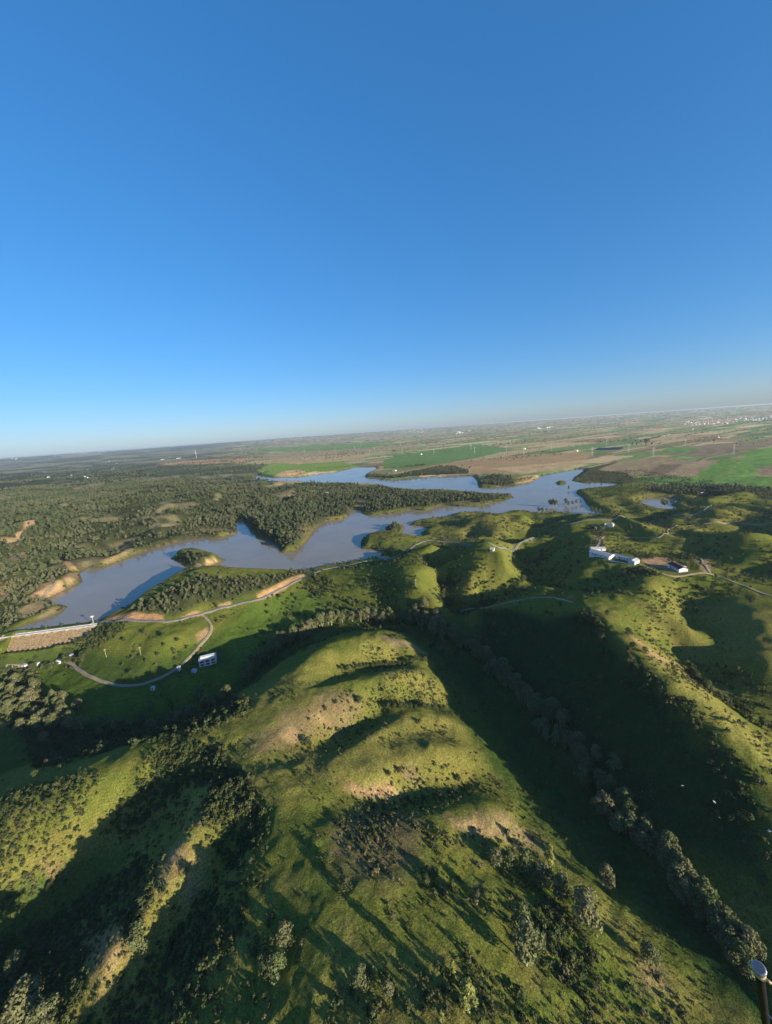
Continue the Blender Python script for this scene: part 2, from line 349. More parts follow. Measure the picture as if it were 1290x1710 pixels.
RW = np.linalg.solve(A, np.append(pts[:, 2], 0)); print('terrain control points', NPT)
def rbf(x, y):
    out = np.empty(x.shape, np.float32); px_ = pts[:, 0].astype(np.float32); py_ = pts[:, 1].astype(np.float32); c2 = (PC ** 2).astype(np.float32); w = RW[:NPT].astype(np.float32)
    for i in range(0, len(x), 8000):
        a = x[i:i + 8000, None].astype(np.float32) - px_; b = y[i:i + 8000, None].astype(np.float32) - py_
        a *= a; b *= b; a += b; a += c2; np.sqrt(a, out=a); out[i:i + 8000] = a @ w
    return out + RW[NPT]
def height(x, y):
    x = np.asarray(x, float).ravel(); y = np.asarray(y, float).ravel(); r = np.hypot(x, y)
    left = smooth(0.15, 0.55, -x / (r + 1))                          # hillier woods to the left
    far = 4 + left * (fbm(x, y, 900, 4, 3) - 0.32) * 75 + (fbm(x, y, 3500, 3, 9) - 0.4) * 26 * smooth(3000, 9000, r)
    far = far - left * 25 * smooth(2500, 6000, r)
    far = far + smooth(8000, 21000, r) * (166 + 60 * (fbm(x, y, 5200, 4, 19) - 0.5)) * (1 - 0.2 * left)
    z = far.copy(); k = r < 2600
    zr = np.clip(rbf(x[k], y[k]), -32, 75)
    zr = zr + (fbm(x[k], y[k], 45, 3, 1) - 0.5) * 3.2 * smooth(60, 200, r[k]) + (0.4 - np.abs(fbm(x[k], y[k], 24, 3, 3) - 0.5) * 4) * 1.1 + (fbm(x[k], y[k], 8, 3, 5) - 0.5) * 1.2
    kx, ky = x[k], y[k]; sd0 = lake_sd(kx, ky); rel = smooth(60, 180, kx) * smooth(330, 430, ky) * smooth(1000, 800, ky) + smooth(-150, -350, kx) * smooth(450, 600, ky)
    rel = rel * smooth(10, 70, sd0) * (1 - 0.95 * np.exp(-(((kx - 285) ** 2 + (ky - 462) ** 2) / 85 ** 2) ** 2))
    zr = zr + rel * ((0.5 - np.abs(fbm(kx, ky, 105, 3, 15) - 0.5) * 4) * 17 + (fbm(kx, ky, 66, 2, 17) - 0.5) * 23)
    t = smooth(1500, 2600, r[k]); z[k] = zr * (1 - t) + far[k] * t
    k = r < 2900; sd = lake_sd(x[k], y[k]); zk = z[k]
    edge = 0.25 + 0.03 * np.clip(sd, 0, 60) + 0.0
    zk = np.where(sd < 60, np.maximum(zk, edge * smooth(60, 25, sd) + zk * (1 - smooth(60, 25, sd))), zk)
    sh = smooth(0, 16, sd)
    zk = np.where(sd > 0, edge * (1 - sh) + zk * sh, -np.clip(-sd * 0.18, 0.05, 6))
    z[k] = zk
    return z
DAM_A = np.array(at_z(14, 1060, 4)); DAM_B = np.array(at_z(168, 1040, 4))
_dd = DAM_B - DAM_A; DAM_L = np.hypot(*_dd); _du = _dd / DAM_L; _dn = np.array([_du[1], -_du[0]])   # normal points downstream (towards camera)
_h0 = height
def height(x, y):
    x = np.asarray(x, float).ravel(); y = np.asarray(y, float).ravel()
    z = _h0(x, y); u = (x - DAM_A[0]) * _du[0] + (y - DAM_A[1]) * _du[1]; v = (x - DAM_A[0]) * _dn[0] + (y - DAM_A[1]) * _dn[1]
    # the dam stands in a notch: keep the ground under its faces
    k = (u > 8) & (u < DAM_L - 2) & (v > -3) & (v < 26)
    return np.where(k, np.minimum(z, 0.5 - np.clip(v, 0, 99) * 0.5), z)
_steps = np.exp(np.linspace(math.log(45), math.log(30000), 460))
def hit(PX):
    """points of the land seen along the sight lines through PX, as (n,3)"""
    PX = np.asarray(PX, float); out = []
    for px, py in PX[:, :2]:
        d = ray(px, py); d = d / np.linalg.norm(d)
        x = d[0] * _steps; y = d[1] * _steps; z = CAMZ + d[2] * _steps
        h = height(x, y); k = np.nonzero(z < h)[0]
        i = k[0] if len(k) else len(_steps) - 1; i = max(i, 1)
        g0 = z[i - 1] - h[i - 1]; g1 = z[i] - h[i]; t = g0 / (g0 - g1 + 1e-9)
        lo = _steps[i - 1] + (_steps[i] - _steps[i - 1]) * np.array([max(0, t - .2), t, min(1, t + .2)])
        s = _steps[i - 1] + (_steps[i] - _steps[i - 1]) * t
        out.append((d[0] * s, d[1] * s, float(height(np.array([d[0] * s]), np.array([d[1] * s]))[0])))
    return np.array(out)

# ------------------------------------------------------------------ ground sheet
ang = np.concatenate([np.linspace(-math.pi, R(-80), 70, endpoint=False), np.arange(R(-80), R(80), 0.0036), np.linspace(R(80), math.pi, 70, endpoint=False)])
rad = np.concatenate([np.arange(math.log(30), math.log(650), 0.0055), np.arange(math.log(650), math.log(3000), 0.008), np.arange(math.log(3000), math.log(42000), 0.022)])
rad = np.exp(rad); na, nr = len(ang), len(rad)
GX = (rad[:, None] * np.sin(ang)[None]).ravel(); GY = (rad[:, None] * np.cos(ang)[None]).ravel()
GZ = height(GX, GY)
GX = np.append(GX, 0); GY = np.append(GY, 0); GZ = np.append(GZ, height([0], [0])[0])
ii = np.arange(nr - 1)[:, None] * na; jj = np.arange(na)[None]; j2 = (jj + 1) % na
F = np.stack([ii + jj, ii + j2, ii + na + j2, ii + na + jj], -1).reshape(-1, 4)[:, ::-1]
cen = np.stack([np.full(na, nr * na), jj[0], j2[0], j2[0]], -1)
# ground cover -------------------------------------------------------------
GR = np.hypot(GX, GY)
wob1 = fbm(GX, GY, 30, 4, 21) - 0.5; wob2 = fbm(GX, GY, 9, 3, 31) - 0.5; big = fbm(GX, GY, 120, 4, 41); fine = fbm(GX, GY, 4, 3, 51)
C3 = lambda *c: np.array(c, float)
COL = np.zeros((len(GX), 3))
def put(mask, col):
    m = mask[:, None]; COL[:] = COL * (1 - m) + np.asarray(col) * m
def hpoly(px): return hit(px)[:, :2]
def pm(P, w=4.0, jag=0.0):
    """soft mask of a polygon on the land"""
    lo = P.min(0) - w * 3 - jag; hi = P.max(0) + w * 3 + jag
    k = (GX > lo[0]) & (GX < hi[0]) & (GY > lo[1]) & (GY < hi[1]); m = np.zeros(len(GX))
    if k.any():
        d = segdist(GX[k], GY[k], P); d = np.where(inpoly(GX[k], GY[k], P), d, -d)
        m[k] = smooth(-w, w, d + jag * 2 * (wob1[k] + 0.6 * wob2[k]))
    return m
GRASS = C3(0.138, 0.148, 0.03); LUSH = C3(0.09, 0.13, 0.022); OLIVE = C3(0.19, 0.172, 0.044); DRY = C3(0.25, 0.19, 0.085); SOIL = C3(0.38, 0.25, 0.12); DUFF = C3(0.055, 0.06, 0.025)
t = smooth(0.42, 0.62, big + 0.35 * wob2)[:, None]
COL[:] = GRASS * (1 - t) + OLIVE * t
put(smooth(0.05, 0.22, wob1) * 0.5, LUSH)
lowm = smooth(-2, -9, GZ) * (GR < 700); put(lowm * 0.8, C3(0.05, 0.085, 0.02))
# far land
fx = GX * 0.83 + GY * 0.55; fy = -GX * 0.55 + GY * 0.83
fxw = fx + (fbm(GX, GY, 500, 2, 61) - 0.5) * 120; fyw = fy + (fbm(GX, GY, 700, 2, 62) - 0.5) * 160
def hsh(a, b, s=0):
    v = np.sin(a * 127.1 + b * 311.7 + s * 74.7) * 43758.5453; return v - np.floor(v)
row = np.floor(fyw / 170); cell = np.floor(fxw / (260 + 380 * hsh(row, row * 0 + 3)) + hsh(row, row * 0, 1) * 7)
sub = np.floor(fyw / 70) * (hsh(cell, row, 4) > 0.55); hv = hsh(cell + sub * 0.37, row + sub * 1.71, 2)
pal = np.array([(0.095, 0.125, 0.05), (0.17, 0.105, 0.06), (0.22, 0.145, 0.085), (0.11, 0.15, 0.05), (0.13, 0.115, 0.055), (0.08, 0.11, 0.04), (0.26, 0.19, 0.12), (0.15, 0.09, 0.055), (0.1, 0.12, 0.05), (0.3, 0.22, 0.13), (0.26, 0.165, 0.095), (0.22, 0.15, 0.085), (0.27, 0.18, 0.11)])
FC = pal[(hv * len(pal)).astype(int) % len(pal)] * (1.7 + 0.6 * fbm(GX, GY, 160, 3, 66))[:, None] * np.array((1.0, 1.1, 0.95))
edge = np.minimum(np.abs(fyw / 170 - np.round(fyw / 170)) * 170, 99); FC = FC * (0.78 + 0.5 * hsh(cell + sub, row, 6))[:, None]; FC = np.where(((edge < 6 + GR * 0.0015) & (hsh(row, row * 0, 8) > 0.45))[:, None], C3(0.05, 0.055, 0.03), FC); FC = np.where(((edge < 5 + GR * 0.0012) & (hsh(row, row * 0, 8) < 0.2))[:, None], C3(0.42, 0.36, 0.25), FC)
plain = smooth(1350, 1600, GR); COL[:] = COL * (1 - plain[:, None]) + FC * plain[:, None]
leftm = smooth(0.40, 0.30, np.arctan2(GX, GY) + 0.62 + 0.10 * smooth(2200, 4000, GR) + 0.10 * (fbm(GX, GY, 900, 4, 71) - 0.5) * 2) * smooth(1200, 1500, GR)
wood = C3(0.09, 0.1, 0.055) * (0.75 + 0.5 * fbm(GX, GY, 60, 4, 72))[:, None]
wood = wood + (smooth(0.52, 0.60, fbm(GX * 0.7, GY, 420, 4, 73)) * smooth(1500, 2500, GR))[:, None] * C3(0.17, 0.14, 0.09)
COL[:] = COL * (1 - leftm[:, None]) + wood * leftm[:, None]
# woodland floor
FOREST_PX = {
 'west': [(-200,1010),(0,1000),(30,985),(90,950),(130,950),(165,943),(230,920),(300,900),(365,893),(393,888),(392,866),(404,862),(415,874),(430,893),(463,905),(472,917),(493,915),(508,903),(520,884),(545,866),(573,863),(583,855),(580,847),(597,846),(610,852),(617,857),(657,853),(683,847),(713,847),(740,838),(763,841),(797,841),(835,833),(852,828),(813,826),(763,823),(697,822),(655,819),(640,812),(577,808),(540,808),(497,808),(440,813),(397,808),(330,797),(200,785),(0,790),(-200,800)],
 'damhill': [(205,1023),(240,1005),(270,991),(310,970),(335,957),(365,964),(430,963),(500,956),(512,960),(475,972),(432,988),(380,1001),(335,1010),(300,1026),(270,1024),(240,1022)],
 'leftbank': [(-120,1062),(0,1052),(40,1036),(70,1028),(112,1012),(95,1000),(60,992),(90,968),(128,962),(105,950),(60,955),(0,975),(-120,985)],
 'island': [(288,933),(302,926),(330,923),(355,930),(372,935),(345,936),(325,945),(310,944)],
 'spit': [(610,796),(625,791),(660,795),(690,788),(725,781),(755,779),(782,786),(783,791),(730,793),(690,795),(653,799)],
 'spit2': [(800,810),(805,798),(830,793),(855,797),(858,808),(835,811)],
 'islet': [(645,886),(650,879),(664,875),(673,881),(668,888)],
 'scrubflat': [(960,797),(975,786),(1000,778),(1030,770),(1040,772),(1005,785),(1050,790),(1060,806),(1035,807),(977,804)],
 'eastwood': [(1075,818),(1120,812),(1200,812),(1300,818),(1300,838),(1200,828),(1130,826)],
}
FOREST = {k: hpoly(v) for k, v in FOREST_PX.items()}
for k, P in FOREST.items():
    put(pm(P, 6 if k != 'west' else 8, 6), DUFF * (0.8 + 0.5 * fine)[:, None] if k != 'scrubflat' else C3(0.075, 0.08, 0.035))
clr = smooth(0.38, 0.31, fbm(GX, GY, 70, 3, 111)) * pm(FOREST['west'], 6, 0)
put(clr * 0.8, C3(0.2, 0.165, 0.085) * (0.7 + 0.7 * fine)[:, None])
# farm fields beyond the lake: outline, colour
for P, c in [
 ([(440,800),(480,790),(560,786),(600,780),(560,768),(470,770),(430,785)], (0.13, 0.16, 0.04)),
 ([(460,795),(475,786),(500,784),(515,790),(500,796)], (0.34, 0.2, 0.11)),
 ([(290,772),(400,772),(500,775),(600,768),(620,758),(500,762),(420,770)], (0.28, 0.18, 0.105)),
 ([(258,775),(330,776),(400,772),(430,764),(330,768)], (0.34, 0.16, 0.1)),
 ([(430,755),(560,752),(640,745),(640,738),(500,745),(430,748)], (0.11, 0.15, 0.05)),
 ([(420,768),(560,760),(700,750),(700,741),(560,751),(420,759)], (0.22, 0.155, 0.095)),
 ([(640,783),(700,780),(790,766),(860,750),(800,742),(700,755),(640,768)], (0.085, 0.125, 0.045)),
 ([(700,782),(740,785),(800,790),(870,792),(920,786),(980,770),(990,755),(900,758),(830,764),(750,773)], (0.25, 0.145, 0.085)),
 ([(820,782),(900,775),(980,768),(980,778),(930,786),(870,791)], (0.32, 0.2, 0.12)),
 ([(862,808),(890,806),(903,796),(890,793),(862,798)], (0.36, 0.22, 0.11)),
 ([(970,752),(1080,738),(1060,732),(960,745)], (0.1, 0.13, 0.05)),
 ([(1000,784),(1075,792),(1120,793),(1160,770),(1100,762),(1030,772)], (0.19, 0.125, 0.08)),
 ([(1075,792),(1110,794),(1145,776),(1105,775)], (0.12, 0.075, 0.055)),
 ([(1110,794),(1160,796),(1200,768),(1150,772)], (0.21, 0.135, 0.09)),
 ([(1160,796),(1210,797),(1240,768),(1215,766),(1185,778)], (0.09, 0.14, 0.035)),
 ([(1210,797),(1300,797),(1300,745),(1250,752),(1235,772)], (0.095, 0.15, 0.04)),
 ([(1260,795),(1300,795),(1300,778),(1272,780)], (0.2, 0.115, 0.08)),
 ([(1062,795),(1300,798),(1300,812),(1200,812),(1120,810),(1070,806)], (0.09, 0.135, 0.04)),
 ([(1100,760),(1180,764),(1290,745),(1290,735),(1180,742)], (0.15, 0.1, 0.07)),
 ([(1090,758),(1150,757),(1170,748),(1120,746)], (0.09, 0.13, 0.045)),
]:
    Q = hpoly(P); put(pm(Q, 8, 6), np.array(c) * np.array((1.0, 1.12, 0.95)) * (1.45 + 0.6 * fbm(GX, GY, 90, 4, 81))[:, None] * (0.92 + 0.16 * (np.sin(fx * 0.35) > 0))[:, None])
# lush meadow, valley and slope grass with painted-in shade, dry scrub, bare earth
BARE = []
for P, c, w, j in [
 ([(60,1110),(130,1125),(170,1145),(215,1152),(260,1145),(300,1125),(340,1110),(380,1110),(420,1090),(400,1130),(300,1180),(150,1200),(70,1160)], LUSH, 6, 4),
 ([(360,1075),(400,1020),(500,985),(540,1000),(560,1030),(500,1045),(440,1090),(390,1105)], LUSH * 1.15, 6, 4),
 ([(720,1080),(800,1180),(880,1300),(1000,1440),(1180,1630),(1290,1740),(1340,1740),(1200,1570),(1020,1350),(920,1230),(800,1110)], C3(0.022, 0.06, 0.016), 8, 4),  # lush valley grass, darkened further to paint in the valley's shade
 ([(800,1020),(980,1020),(1040,1100),(1180,1230),(1290,1340),(1290,1500),(1100,1400),(900,1180),(800,1080)], C3(0.022, 0.05, 0.016), 8, 5),  # grass on the ridge's unlit side, its shade put into the colour
 ([(560,1280),(620,1260),(690,1270),(720,1310),(680,1335),(600,1335),(560,1315)], OLIVE * 1.1, 6, 5),
 ([(560,1370),(640,1350),(700,1380),(720,1450),(660,1500),(590,1470),(560,1420)], C3(0.16, 0.125, 0.055), 8, 8),
 ([(760,1370),(830,1345),(900,1385),(940,1440),(880,1430),(820,1400)], DRY, 5, 6),
 ([(1085,1075),(1125,1105),(1185,1155),(1240,1205),(1290,1250),(1290,1285),(1225,1232),(1150,1165),(1095,1110)], OLIVE * 1.2, 6, 6),
 ([(1060,1065),(1095,1090),(1130,1110),(1110,1110),(1075,1085)], SOIL * 0.9, 4, 5),
 ([(600,1070),(680,1075),(712,1090),(660,1105),(600,1095)], OLIVE * 1.25, 5, 6),
 ([(630,1060),(690,1075),(710,1090),(670,1085)], DRY * 1.1, 4, 5),
 ([(430,1230),(480,1190),(560,1160),(600,1180),(560,1220),(500,1250),(430,1260)], DRY * 0.8, 6, 8),
 ([(465,1230),(485,1212),(520,1235),(490,1248)], SOIL, 3, 5), ([(518,1195),(535,1190),(548,1210),(530,1212)], SOIL, 3, 4),
 ([(565,1320),(585,1300),(620,1325),(605,1335)], SOIL, 3, 5), ([(620,1325),(650,1310),(680,1325),(650,1335)], SOIL, 3, 6), ([(665,1285),(690,1275),(710,1310),(690,1315)], DRY, 3, 5),
 ([(270,1410),(310,1390),(330,1420),(300,1480),(260,1480)], SOIL * 0.9, 5, 9), ([(320,1320),(350,1310),(345,1380),(320,1430),(290,1400)], OLIVE * 1.3, 5, 5),
 ([(150,1560),(200,1540),(210,1590),(170,1650),(140,1650)], SOIL * 0.8, 4, 8), ([(70,1445),(105,1420),(110,1450),(85,1475)], SOIL * 0.8, 4, 7),
 ([(60,1330),(200,1280),(250,1270),(240,1320),(150,1360),(60,1400)], GRASS * 1.05, 6, 5),
 ([(0,1120),(40,1110),(20,1200),(0,1220)], DRY * 0.8, 5, 6),
 ([(1070,1600),(1100,1610),(1105,1650),(1080,1640)], DRY, 4, 5), ([(1000,1500),(1060,1560),(1040,1570),(980,1520)], OLIVE * 1.2, 4, 5),
 ([(775,1365),(835,1395),(825,1402),(770,1380)], SOIL, 3, 4),
 # banks of orange earth round the water and the roads
 ([(174,1034),(200,1026),(240,1025),(272,1027),(275,1040),(235,1038),(200,1038)], (0.5, 0.27, 0.13), 2, 1.5),
 ([(430,993),(470,972),(510,957),(516,962),(475,985),(432,1002)], (0.55, 0.33, 0.15), 2, 1.5),
 ([(306,1030),(325,1020),(336,1022),(332,1030)], (0.48, 0.28, 0.14), 2, 1.5), ([(362,1012),(385,1005),(386,1011)], (0.48, 0.28, 0.14), 2, 1.5),
 ([(325,944),(345,937),(368,936),(352,942),(330,949)], (0.5, 0.33, 0.16), 2, 1.5),
 ([(328,1060),(347,1045),(350,1062),(330,1072)], (0.36, 0.24, 0.12), 2, 2),
 ([(620,931),(640,929),(662,930),(645,935)], (0.42, 0.36, 0.27), 2, 1.5), ([(600,910),(607,898),(612,899),(608,912)], (0.1, 0.09, 0.04), 3, 2),
 ([(70,975),(100,968),(108,985),(70,1000),(50,998)], (0.5, 0.31, 0.15), 3, 4), ([(97,932),(112,937),(127,950),(115,951)], (0.55, 0.33, 0.15), 2, 2),
 ([(40,880),(70,862),(60,880),(20,905)], (0.5, 0.3, 0.16), 4, 5), ([(0,862),(20,860),(15,866)], (0.5, 0.3, 0.16), 3, 4),
 ([(0,985),(15,975),(18,995),(0,1003)], (0.48, 0.3, 0.15), 3, 3), ([(170,937),(215,918),(213,925),(178,943)], (0.36, 0.25, 0.12), 3, 3),
 ([(60,1030),(100,1012),(112,1015),(70,1036)], (0.26, 0.2, 0.1), 3, 2), ([(500,860),(520,870),(512,890),(495,900)], (0.2, 0.15, 0.07), 5, 8),
 ([(0,905),(30,895),(55,900),(20,915)], (0.4, 0.27, 0.14), 3, 4), ([(105,965),(128,955),(133,968),(115,980)], (0.4, 0.27, 0.14), 2, 2), ([(10,935),(45,922),(50,930),(15,945)], (0.36, 0.25, 0.13), 3, 4), ([(30,1020),(95,1003),(105,1008),(45,1032)], (0.33, 0.24, 0.12), 3, 3), ([(220,800),(300,793),(310,797),(230,806)], (0.31, 0.26, 0.15), 6, 8), ([(100,760),(170,756),(172,759),(105,765)], (0.32, 0.27, 0.16), 10, 15), ([(120,815),(170,805),(180,810),(130,822)], (0.31, 0.25, 0.13), 6, 8), ([(480,828),(520,822),(524,824),(485,832)], (0.31, 0.26, 0.15), 3, 4), ([(250,880),(300,872),(303,875),(255,885)], (0.32, 0.25, 0.13), 4, 4),
 ([(70,840),(180,815),(195,822),(130,840),(90,850)], (0.2, 0.18, 0.09), 8, 15), ([(20,850),(60,845),(40,856)], (0.17, 0.16, 0.08), 6, 10),
 # farmyard
 ([(1067,935),(1115,930),(1145,945),(1130,955),(1090,947)], (0.34, 0.21, 0.12), 3, 2), ([(1165,935),(1185,930),(1190,955),(1175,958)], (0.34, 0.22, 0.12), 3, 2),
 ([(990,890),(1003,880),(1010,915),(995,915)], (0.2, 0.17, 0.1), 3, 3),
]:
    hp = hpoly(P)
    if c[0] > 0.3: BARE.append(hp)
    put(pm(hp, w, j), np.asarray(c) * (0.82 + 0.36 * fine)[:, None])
sd = lake_sd(GX, GY); put(smooth(4.5, 1, sd + 4 * wob2) * (sd < 20) * 0.85, C3(0.19, 0.14, 0.08)); put((sd < 0) * 1.0, C3(0.12, 0.09, 0.06))
COL *= (0.88 + 0.24 * fbm(GX, GY, 2.2, 2, 91))[:, None]
me = npmesh('ground', np.stack([GX, GY, GZ], -1), F, smooth_=True)
at = me.color_attributes.new('cover', 'FLOAT_COLOR', 'POINT')
at.data.foreach_set('color', np.concatenate([COL, np.ones((len(COL), 1))], 1).astype(np.float32).ravel())
m, nt, b = new_mat('land'); an = nt.nodes.new('ShaderNodeAttribute'); an.attribute_name = 'cover'
n1 = noise_node(nt, 0.9, 6, 0.7); n2 = noise_node(nt, 0.16, 4, 0.6)
mr = nt.nodes.new('ShaderNodeMapRange'); mr.inputs['From Min'].default_value = 0.3; mr.inputs['From Max'].default_value = 0.7; mr.inputs['To Min'].default_value = 0.62; mr.inputs['To Max'].default_value = 1.38
nt.links.new(n1.outputs['Fac'], mr.inputs['Value'])
hs = nt.nodes.new('ShaderNodeHueSaturation'); nt.links.new(an.outputs['Color'], hs.inputs['Color']); nt.links.new(mr.outputs[0], hs.inputs['Value'])
mh = nt.nodes.new('ShaderNodeMapRange'); mh.inputs['From Min'].default_value = 0.3; mh.inputs['From Max'].default_value = 0.7; mh.inputs['To Min'].default_value = 0.482; mh.inputs['To Max'].default_value = 0.515
nt.links.new(n2.outputs['Fac'], mh.inputs['Value']); nt.links.new(mh.outputs[0], hs.inputs['Hue'])
n3 = noise_node(nt, 2.6, 3, 0.6); tus = ramp(nt, n3.outputs['Fac'], [(0.40, (0.5, 0.53, 0.5)), (0.56, (1.06, 1.06, 1.06))])
tcw = nt.nodes.new('ShaderNodeTexCoord'); wv = nt.nodes.new('ShaderNodeTexWave'); wv.bands_direction = 'Z'; wv.inputs['Scale'].default_value = 0.28; wv.inputs['Distortion'].default_value = 5.0; wv.inputs['Detail'].default_value = 3.0; wv.inputs['Detail Scale'].default_value = 0.4
nt.links.new(tcw.outputs['Object'], wv.inputs['Vector']); ter = ramp(nt, wv.outputs['Fac'], [(0.0, (0.9, 0.89, 0.88)), (0.6, (1.04, 1.04, 1.03))])
def mul(a_, b_):
    x_ = nt.nodes.new('ShaderNodeMix'); x_.data_type = 'RGBA'; x_.blend_type = 'MULTIPLY'; x_.inputs[0].default_value = 1.0; nt.links.new(a_, x_.inputs[6]); nt.links.new(b_, x_.inputs[7]); return x_.outputs[2]
nt.links.new(mul(mul(hs.outputs['Color'], tus.outputs['Color']), ter.outputs['Color']), b.inputs['Base Color']); b.inputs['Roughness'].default_value = 1.0; b.inputs['Specular IOR Level'].default_value = 0.0
bp = nt.nodes.new('ShaderNodeBump'); bp.inputs['Strength'].default_value = 0.9; bp.inputs['Distance'].default_value = 0.5
ad = nt.nodes.new('ShaderNodeMath'); ad.operation = 'MULTIPLY_ADD'; ad.inputs[1].default_value = 1.8
nt.links.new(n2.outputs['Fac'], ad.inputs[0]); nt.links.new(n1.outputs['Fac'], ad.inputs[2]); nt.links.new(ad.outputs[0], bp.inputs['Height']); nt.links.new(bp.outputs['Normal'], b.inputs['Normal'])
me.materials.append(m); tag(link('ground', me), kind='structure')

# ------------------------------------------------------------------ water
m, nt, b = new_mat('lake_water'); n1 = noise_node(nt, 0.25, 5, 0.6); n2 = noise_node(nt, 0.012, 4, 0.6)
r = ramp(nt, n2.outputs['Fac'], [(0.35, (0.21, 0.172, 0.115)), (0.65, (0.255, 0.2, 0.135))])
nt.links.new(r.outputs['Color'], b.inputs['Base Color']); mw = nt.nodes.new('ShaderNodeMapRange'); mw.inputs['From Min'].default_value = 0.35; mw.inputs['From Max'].default_value = 0.65; mw.inputs['To Min'].default_value = 0.03; mw.inputs['To Max'].default_value = 0.2; mp = nt.nodes.new('ShaderNodeMapping'); mp.inputs['Scale'].default_value = (0.01, 0.03, 1); tw = nt.nodes.new('ShaderNodeTexCoord'); n4 = nt.nodes.new('ShaderNodeTexNoise'); n4.inputs['Scale'].default_value = 1.0; n4.inputs['Detail'].default_value = 4; nt.links.new(tw.outputs['Object'], mp.inputs['Vector']); nt.links.new(mp.outputs[0], n4.inputs['Vector']); nt.links.new(n4.outputs['Fac'], mw.inputs['Value']); nt.links.new(mw.outputs[0], b.inputs['Roughness']); b.inputs['IOR'].default_value = 1.33
bp = nt.nodes.new('ShaderNodeBump'); bp.inputs['Strength'].default_value = 0.25; bp.inputs['Distance'].default_value = 0.12
nt.links.new(n1.outputs['Fac'], bp.inputs['Height']); nt.links.new(bp.outputs['Normal'], b.inputs['Normal'])
def water(name, P):
    bm = bmesh.new(); c = P.mean(0)
    vs = [bm.verts.new((x, y, 0.0)) for x, y in P]; f = bm.faces.new(vs); f.normal_update()
    if f.normal.z < 0: f.normal_flip()
    bmesh.ops.triangulate(bm, faces=bm.faces[:]); me = bpy.data.meshes.new(name); bm.to_mesh(me); bm.free(); me.materials.append(m)
    return tag(link(name, me), kind='structure')
water('lake', LAKE)
for P in PONDS: water('pond', P)

# ------------------------------------------------------------------ roads and tracks
ROADS = [
 ('lake_road', 'road', 3.2, [(163,1042),(195,1037),(235,1037),(273,1039),(293,1037),(315,1030),(337,1025),(360,1018),(383,1012),(430,1003),(452,992),(470,983),(492,972),(513,963),(527,956),(545,950),(570,946),(600,939),(632,933),(660,931),(680,921),(693,910),(707,904),(720,902),(750,905),(787,908),(820,911),(860,909),(893,900),(920,888),(947,877),(970,870),(1000,868),(1033,868),(1090,867),(1150,862),(1167,857),(1180,850),(1187,843)]),
 ('valley_road', 'track', 2.9, [(337,1026),(347,1034),(354,1045),(353,1055),(345,1066),(333,1080),(322,1092),(305,1110),(287,1122),(270,1132),(250,1139),(232,1144),(213,1146),(190,1144),(167,1137),(148,1129),(133,1120),(122,1110),(112,1104),(95,1106),(75,1110),(43,1111),(10,1112)]),
 ('farm_track', 'track', 2.2, [(985,932),(1000,910),(1003,898),(1030,896),(1060,898),(1090,898),(1107,897),(1117,891),(1113,886),(1127,879),(1150,876),(1183,875),(1230,874),(1290,873)]),
 ('ridge_road', 'track', 2.3, [(1067,942),(1090,952),(1113,962),(1150,960),(1187,958),(1210,966),(1240,978),(1265,988),(1300,1000)]),
 ('yard_track', 'track', 2.2, [(1187,958),(1180,948),(1173,938),(1170,932)]),
 ('hollow_track', 'track', 1.8, [(770,1021),(800,1015),(830,1011),(860,1005),(893,998),(915,997),(933,1000),(957,1006)]),
 ('bank_track', 'track', 3.0, [(62,1000),(78,990),(90,981),(93,972),(85,967)]),
]
ROADW = []
def densify(Q, st):
    out = []
    # corner-cutting keeps bends round
    for _ in range(2):
        Q = np.concatenate([[Q[0]], np.stack([Q[:-1] * .75 + Q[1:] * .25, Q[:-1] * .25 + Q[1:] * .75], 1).reshape(-1, 2), [Q[-1]]])
    for a, b_ in zip(Q[:-1], Q[1:]):
        m_ = max(1, int(np.hypot(*(b_ - a)) / st))
        for i in range(m_): out.append(a + (b_ - a) * i / m_)
    out.append(Q[-1]); return np.array(out)
for name, mat, w, px in ROADS:
    Q = densify(hit(px)[:, :2], 3.0); T = np.gradient(Q, axis=0); T /= np.linalg.norm(T, axis=1)[:, None] + 1e-9; N = np.stack([-T[:, 1], T[:, 0]], 1)
    ROADW.append((Q, w)); rows = []
    zc = height(Q[:, 0], Q[:, 1]); zc = np.convolve(np.pad(zc, 2, 'edge'), np.ones(5) / 5, 'valid')
    for f in (-1, -0.5, 0, 0.5, 1):
        p = Q + N * f * w / 2; zz = np.maximum(height(p[:, 0], p[:, 1]), zc * .6 + .4 * height(p[:, 0], p[:, 1])) + 0.45 + 0.04 * (1 - abs(f)); rows.append(np.stack([p[:, 0], p[:, 1], zz], 1))
    for f, j in ((-1.12, 0), (1.12, 4)):
        p = Q + N * f * w / 2; zz = rows[j][:, 2] - 1.2; rows.insert(0 if f < 0 else len(rows), np.stack([p[:, 0], p[:, 1], zz], 1))
    V = np.stack(rows, 1).reshape(-1, 3); k = len(rows); nn = len(Q)
    a = (np.arange(nn - 1)[:, None] * k + np.arange(k - 1)[None]).ravel(); Fq = np.stack([a, a + 1, a + k + 1, a + k], 1)[:, ::-1]
    tag(link(name, npmesh(name, V, Fq, [M[mat]])), kind='structure')
def off_road(x, y, m_=1.5):
    k = np.ones(len(x), bool)
    for Q, w in ROADW:
        lo = Q.min(0) - 12; hi = Q.max(0) + 12; c = (x > lo[0]) & (x < hi[0]) & (y > lo[1]) & (y < hi[1])
        if c.any(): k[c] &= segdist(x[c], y[c], Q[::3], False) > w / 2 + m_
    return k

